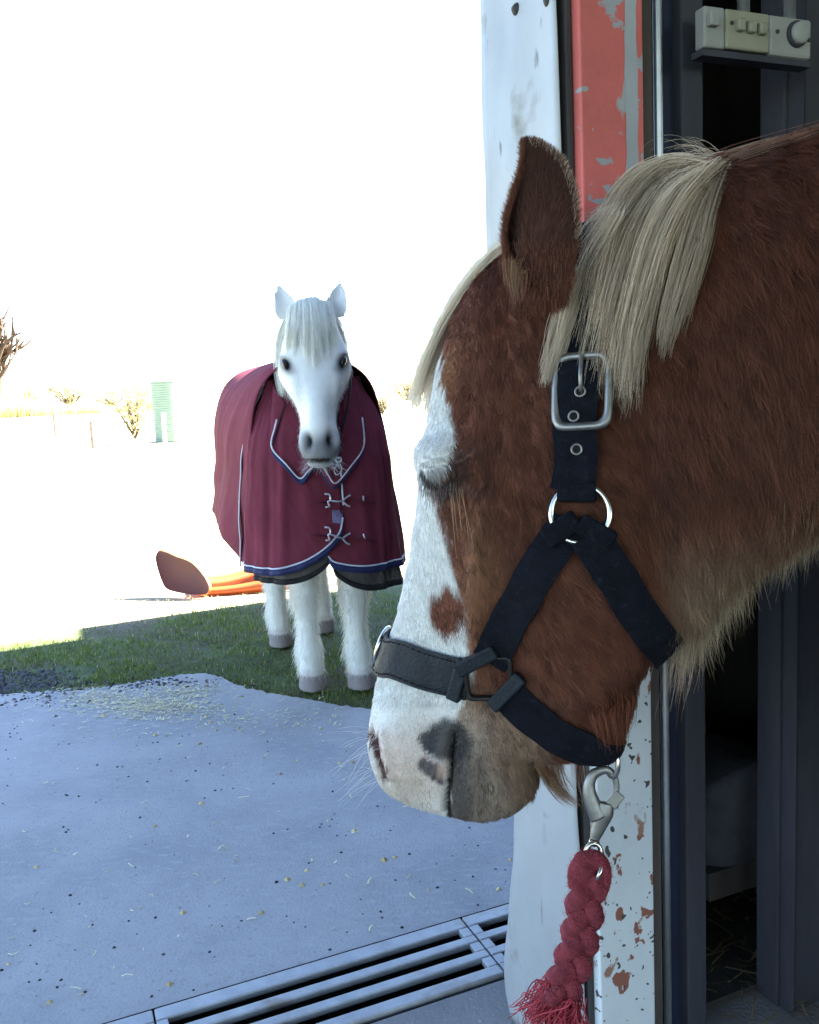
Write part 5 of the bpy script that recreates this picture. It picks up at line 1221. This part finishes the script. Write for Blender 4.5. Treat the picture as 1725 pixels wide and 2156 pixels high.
for i in range(NS2):
    u = i / (NS2 - 1); hgt = .070 + .075 * u - .02 * math.sin(u * 6); wd2 = .12 + .05 * math.sin(u * math.pi)
    for j in range(NQ):
        th_ = math.pi * j / (NQ - 1); rib = 1 + .10 * math.sin(th_ * 9)
        v.append(ax0 + dirv * (u * Lh * 1.15 - .03) - sdv * (wd2 * .9) + sdv * wd2 * math.cos(th_) * rib + np.array([0, 0, max(.0, math.sin(th_)) ** .7 * hgt * rib - .004]))
f = [(i * NQ + j, i * NQ + j + 1, (i + 1) * NQ + j + 1, (i + 1) * NQ + j) for i in range(NS2 - 1) for j in range(NQ - 1)]
o = pyd('long_shell', v, f, M_or, orange, True); o.modifiers.new('t', 'SOLIDIFY').thickness = .006

# ================================================================== FAR SIDE OF THE FIELD
M_tank = mat('green_tank', (.19, .265, .205), .5, .06, 6, spec=.4)
tb = G(362, 928); td = np.linalg.norm(tb[:2]); sc = td / F * 1.0
tank = empty('water_tank', tuple(tb)); tag(tank, 'pale green corrugated water tank at the field edge', 'water tank')
R0 = 32 * sc; H0 = 118 * sc; v = []; NZ, NA = 160, 48
for i in range(NZ + 1):
    z = H0 * i / NZ; rr = R0 * (1 + .018 * math.sin(2 * math.pi * 26 * i / NZ))
    for j in range(NA): v.append(tb + np.array([rr * math.cos(2 * math.pi * j / NA), rr * math.sin(2 * math.pi * j / NA), z]))
f = [(i * NA + j, i * NA + (j + 1) % NA, (i + 1) * NA + (j + 1) % NA, (i + 1) * NA + j) for i in range(NZ) for j in range(NA)]
pyd('wall', v, f, M_tank, tank, True)
m_ = MB(); m_.tube([tb + [0, 0, H0 - .01], tb + [0, 0, H0 + .015], tb + [0, 0, H0 + .07], tb + [0, 0, H0 + .10]], [R0 * 1.03, R0 * 1.0, R0 * .45, R0 * .1], 40); m_.build('lid', M_tank, tank, True)
wpst = G(348, 932); m_ = MB(); m_.tube([wpst, wpst + [0, 0, 30 * sc], wpst + [.02, 0, 58 * sc]], [.05, .045, .055], 10)
tag(m_.build('white_post', mat('white_paint', (.75, .75, .72), .6)), 'short white post standing in front of the green tank', 'post')
# bare pollard willow at the left edge
M_bark = mat('bark', (.07, .045, .03), .9, .4, 12, .8, 40)
def twig_tree(name, label, cat, base_pt, spec, m, seed, group=None):
    """trunk with limbs that fork into thin bare shoots"""
    r = np.random.default_rng(seed); root = empty(name, tuple(base_pt)); tag(root, label, cat, group)
    tr_ = MB(); tw = MB()
    def grow(p0, d, L, rad, lev):
        k = 7; pts_ = [np.array(p0, float)]; d = np.array(d, float)
        for i in range(k): d = d + r.normal(0, .10, 3) + np.array([0, 0, .05]); d /= np.linalg.norm(d); pts_.append(pts_[-1] + d * L / k)
        (tr_ if lev < 2 else tw).tube(pts_, np.linspace(rad, rad * (.55 if lev < 2 else .25), k + 1), 6 if lev else 9)
        if lev < spec['levels']:
            for c_ in range(spec['kids'][lev]):
                j = r.integers(2 if lev else 4, k + 1); e = d * .7 + r.normal(0, spec['spread'], 3) + np.array([0, 0, .35]); e /= np.linalg.norm(e)
                grow(pts_[j], e, L * r.uniform(.45, .8), rad * r.uniform(.40, .62), lev + 1)
    grow(base_pt, spec['dir'], spec['L'], spec['r'], 0)
    tr_.build('trunk', m, root, True); tw.build('crown', m, root)
    return root
wb0 = G(-38, 940); twig_tree('willow_tree', 'bare pollard willow leaning in at the left edge of the field', 'tree', wb0 * [1, 1, 0], dict(levels=3, kids=(9, 7, 5), spread=.45, dir=(.42, 0, .85), L=2.3, r=.26), M_bark, 5)
# shrubs with straw coloured leaves
M_straw = attr_mat('dry_leaf', .8, .2, .35)
def shrub(name, label, px, py, w_, h_, n, seed, cols, twigs=26, group='dry shrubs along the field edge', cat='shrub'):
    r = np.random.default_rng(seed); b0 = G(px, py); s = np.linalg.norm(b0[:2]) / F; W_, H_ = w_ * s, h_ * s
    root = empty(name, tuple(b0)); tag(root, label, cat, group); st = MB(); tips = []
    for k in range(twigs):
        e = b0 + np.array([r.normal(0, .45) * W_, r.normal(0, .45) * W_, H_ * r.uniform(.4, 1.0)]); m1 = (b0 + e) / 2 + r.normal(0, .08, 3) * W_; q_ = crom([b0, m1, e], 8); st.tube(q_, np.linspace(.030, .008, 8) * max(W_, .6), 5); tips.append(q_)
    st.build('stem', M_bark, root)
    T_ = np.concatenate([q_[2:] for q_ in tips]); p_ = T_[r.integers(0, len(T_), n)] + r.normal(0, .07, (n, 3)) * W_; sz = .045 * W_ * r.uniform(.5, 1.4, n) + .02
    a1 = r.normal(size=(n, 3)); a1 /= np.linalg.norm(a1, axis=1)[:, None]; a2 = np.cross(a1, r.normal(size=(n, 3))); a2 /= np.linalg.norm(a2, axis=1)[:, None]
    v = np.stack([p_ - a1 * sz[:, None], p_ + a2 * sz[:, None] * .5, p_ + a1 * sz[:, None], p_ - a2 * sz[:, None] * .5], 1).reshape(-1, 3); q_ = np.arange(n)[:, None] * 4
    ci = r.integers(0, len(cols), n); o = attr_mesh('foliage', v, (q_ + [0, 1, 2, 3]).tolist(), np.repeat(np.array(cols)[ci] * r.uniform(.7, 1.2, (n, 1)), 4, 0), M_straw, root)
STRAW = [(.50, .45, .22), (.56, .52, .30), (.40, .28, .14), (.50, .50, .30)]
shrub('dry_shrub', 'straw coloured shrub beside the green water tank', 285, 924, 45, 115, 1500, 111, STRAW)
shrub('dry_shrub', 'low dry shrub right of the white pony', 806, 872, 34, 60, 350, 112, STRAW)
for k, (px, py, w2, h2) in enumerate(((60, 862, 60, 60), (150, 858, 60, 70), (240, 856, 50, 48), (310, 858, 46, 70), (490, 852, 40, 40), (-60, 864, 60, 60), (690, 846, 60, 30), (860, 842, 60, 45), (960, 838, 60, 50))):
    shrub('field_bush', ['sunlit yellow bush at the far left of the field', 'sunlit yellow bush second from the left edge', 'low yellow bush left of the straw shrub', 'yellow bush behind the straw shrub', 'faint low bush between tank and white pony', 'yellow bush just outside the left edge', 'faint low bush behind the white pony', 'faint bush behind the chestnut pony face', 'faint bush hidden behind the chestnut pony'][k], px, py, w2, h2, 1100, 120 + k, STRAW, 14, 'bushes across the field', 'bush')
# bank of dry grass across the field
rb = np.random.default_rng(141); n = 5200; bx_ = rb.uniform(-40, 335, n); g_b = np.array([G(x, 880 - .05 * x) for x in bx_]); g_b += rb.normal(0, .6, (n, 3)) * [1, 1, 0]
sb = np.linalg.norm(g_b[:, :2], axis=1) / F; hb = sb * (26 + 16 * np.sin(bx_ / 31) * np.sin(bx_ / 77 + 1)) * rb.uniform(.4, 1.1, n); a_ = rb.uniform(0, 6.28, n); wv = np.stack([np.cos(a_), np.sin(a_), 0 * a_], 1) * .03
v = np.stack([g_b - wv, g_b + wv, g_b + np.stack([rb.normal(0, .12, n), rb.normal(0, .12, n), hb], 1)], 1).reshape(-1, 3)
o = attr_mesh('dry_grass_bank', v, np.arange(3 * n).reshape(-1, 3).tolist(), np.repeat(np.array([.70, .62, .26]) * rb.uniform(.7, 1.2, (n, 1)), 3, 0), M_straw); tag(o, 'pale yellow dry grass along the far side of the field', kind='stuff')
# fence remains and wire
M_wood = mat('grey_fence_wood', (.24, .17, .13), .9, .3, 10, .5, 40)
for (px, y0, y1, lab) in ((118, 897, 864, 'short brown fence post standing in the field'), (198, 925, 890, 'pale leaning fence post at the end of the wire')):
    a_ = G(px, y0 + 20); s = np.linalg.norm(a_[:2]) / F; m_ = MB(); m_.tube([a_, a_ + [0, 0, (y0 - y1 + 10) * s], a_ + [.01, 0, (y0 - y1 + 20) * s]], [.06, .055, .05], 7)
    tag(m_.build('fence_post', M_wood), lab, 'post', 'fence posts')
a_ = G(118, 917); b_ = G(198, 945); s = np.linalg.norm(a_[:2]) / F
m_ = MB(); m_.tube(crom([a_ + [0, 0, 48 * s], (a_ + b_) / 2 + [0, 0, 30 * s], b_ + [0, 0, 20 * s]], 12), .012, 5); tag(m_.build('fence_wire', M_galv), 'slack wire sagging between the two fence posts', 'wire')
a_ = P(180, 105, 60); b_ = P(520, -8, 22); c_ = P(800, -110, 14)
m_ = MB(); m_.tube(crom([P(60, 140, 90), a_, b_, c_], 30), .007, 5); tag(m_.build('overhead_wire', mat('wire', (.30, .30, .31), .6)), 'thin overhead wire crossing the pale sky', 'wire')
# two far trees above the haze of light
for k, (px, py, lab) in enumerate(((377, 734, 'tiny round lilac tree far beyond the tank'), (440, 730, 'tiny ragged lilac tree far behind the white pony'))):
    c_ = P(px, py, 160); g0 = np.array([c_[0], c_[1], 0]); root = empty('far_tree', tuple(g0)); tag(root, lab, 'tree', 'far trees')
    m_ = MB(); m_.tube([g0, (g0 + c_) / 2, c_], [.05, .035, .02], 6); m_.build('trunk', mat('pale_bark', (.7, .68, .66)), root)
    rr = np.random.default_rng(k + 5); n = 260; p_ = c_ + rr.normal(0, 1, (n, 3)) * np.array([.38 + .3 * k, .4, .38 - .1 * k]); a1 = rr.normal(size=(n, 3)) * .16; a2 = rr.normal(size=(n, 3)) * .16
    v = np.stack([p_, p_ + a1, p_ + a2], 1).reshape(-1, 3); attr_mesh('crown', v, np.arange(3 * n).reshape(-1, 3).tolist(), np.tile((.42, .40, .50), (3 * n, 1)), M_straw, root)

# ================================================================== CONTROL BOX AND THINGS IN THE DARK OPENING
M_case = mat('cream_enamel', (.27, .26, .20), .5, .12, 14, .1, 60); layer(M_case, (.16, .12, .07), 22, .64, .74, seed=4)
M_case2 = mat('grey_white_enamel', (.29, .29, .28), .5, .10, 14, .1, 60); layer(M_case2, (.18, .14, .10), 26, .66, .76, seed=9)
NB_ = N_IN - .03
tA, zT = tpx(1486, 6, NB_); _, zB = tpx(1486, 96, NB_); tB, tC = tpx(1530, 40, NB_)[0], tpx(1622, 50, NB_)[0]; tD, zB2 = tpx(1711, 124, NB_)
zT = (zT + tpx(1711, 42, NB_)[1]) / 2; zB = (zB + zB2) / 2
box = empty('control_box', tuple(wp((tA + tD) / 2, NB_ + .03, zB))); tag(box, 'worn cream control box with buttons and a dial over the dark opening', 'control box')
MB().wbox(tA, tB - .0006, NB_ + .002, NB_ + .022, zB, zT).build('blank_panel', M_case2, box, bevel=.003)
pm_ = MB().wbox(tB, tC - .0006, NB_, NB_ + .022, zB + .001, zT - .001).build('button_panel', M_case, box, bevel=.003)
pd = MB().wbox(tC, tD, NB_ + .001, NB_ + .022, zB - .001, zT).build('dial_panel', M_case2, box, bevel=.005)
MB().wbox(tA - .002, tD + .002, NB_ + .004, NB_ + .026, zB - .010, zB - .0015).build('underside', M_greydark, box)
def onbox(px, py): t_, z_ = tpx(px, py, NB_); return wp(t_, NB_, z_)
def knob(px, py, r_, dep, m, par, name, n=14): q_ = onbox(px, py); m_ = MB(); m_.tube([q_ + WN * .002, q_ - WN * dep * .8, q_ - WN * dep], [r_, r_, r_ * .8], n); return m_.build(name, m, par, True)
q_ = onbox(1500, 42); MB().box(q_ - WN * .002, WD, LZ, WN, .0075, .0085, .005).build('square_knob', M_case2, box, bevel=.002)
for (px, py) in ((1556, 54), (1579, 58), (1602, 62)):
    q_ = onbox(px, py); MB().box(q_ - WN * .002, WD, LZ, WN, .0068, .0080, .006).build('button', M_case, pm_, bevel=.003)
for (px, py, p_) in ((1541, 48, pm_), (1614, 64, pm_), (1638, 66, pd), (1704, 84, pd)): knob(px, py, .0028, .0015, M_dark, p_, 'screw')
knob(1678, 72, .0175, .004, M_greydark, pd, 'dial_ring', 28); knob(1679, 72, .0145, .010, M_case2, pd, 'dial', 28)
for px in (1546, 1642):
    t_, z_ = tpx(px, 5, NB_ + .03); m_ = MB(); m_.tube([wp(t_, NB_ + .012, zT - .005), wp(t_, NB_ + .012, zT + .4)], .0085, 12); m_.build('hanger_pipe', M_galv, box, True)
# grey feed sack slumped on a ledge, straw on the floor, a cable
NS_ = N_IN + .16
a0, z1 = tpx(1520, 1640, NS_); a1, z0 = tpx(1664, 1800, NS_)
M_sack = mat('grey_sack', (.055, .053, .062), .85, .25, 14, .5, 60)
bm = bmesh.new(); bmesh.ops.create_cube(bm, size=1.0); bmesh.ops.subdivide_edges(bm, edges=bm.edges, cuts=9, use_grid_fill=True)
for q in bm.verts:
    x, y, z = q.co; k = 1 - .35 * abs(2 * x) ** 4 - .0; zz = z * (1 - .25 * (2 * x) ** 2 * (z > 0)) ; s_ = 1 + .25 * (0.25 - z * z)
    o_ = noise.noise(Vector((x * 5, y * 5, z * 5))) * .05
    q.co = Vector(wp((a0 + a1) / 2 + x * (a1 - a0) * 1.02 * s_ + o_ * .2, NS_ + .09 + y * .16 * k * s_, (z0 + z1) / 2 + zz * (z1 - z0) + o_ * .5 * (z1 - z0) + .02 * x))
me2 = bpy.data.meshes.new('feed_sack'); bm.to_mesh(me2); bm.free(); tag(link('feed_sack', me2, M_sack, None, True), 'slumped grey feed sack on the ledge inside the dark opening', 'sack')
lg = MB(); lg.wbox(a0 - .02, a1 + .2, NS_ + .01, 1.49, z0 - .05, z0 + .004); tag(lg.build('ledge', M_board), 'dark plank ledge under the feed sack', 'ledge')
pts_ = crom([wp(*q_) for q_ in ((TV0 + .07, N_IN + .14, 1.25), (TV0 + .10, N_IN + .15, 1.05), (TV0 + .08, N_IN + .15, .92), (TV0 + .03, N_IN + .13, .80), (TV0 + .01, N_IN + .12, .45), (TV0 + .05, N_IN + .12, .02))], 40)
m_ = MB(); m_.tube(pts_, .004, 8); tag(m_.build('cable', M_dark, None, True), 'dark cable hanging down inside the opening', 'cable')
r = np.random.default_rng(131); sp_ = np.array([wp(r.uniform(.75, 1.6), r.uniform(.2, 1.45), .014) for _ in range(900)]); v, f = straws(sp_, r.uniform(.02, .07, 900), 132)
o = attr_mesh('floor_straw', v, f, np.repeat(np.array([.30, .23, .12]) * r.uniform(.4, 1.2, (900, 1)), 6, 0), M_bits); tag(o, 'loose straw on the dark barn floor by the opening', kind='stuff')
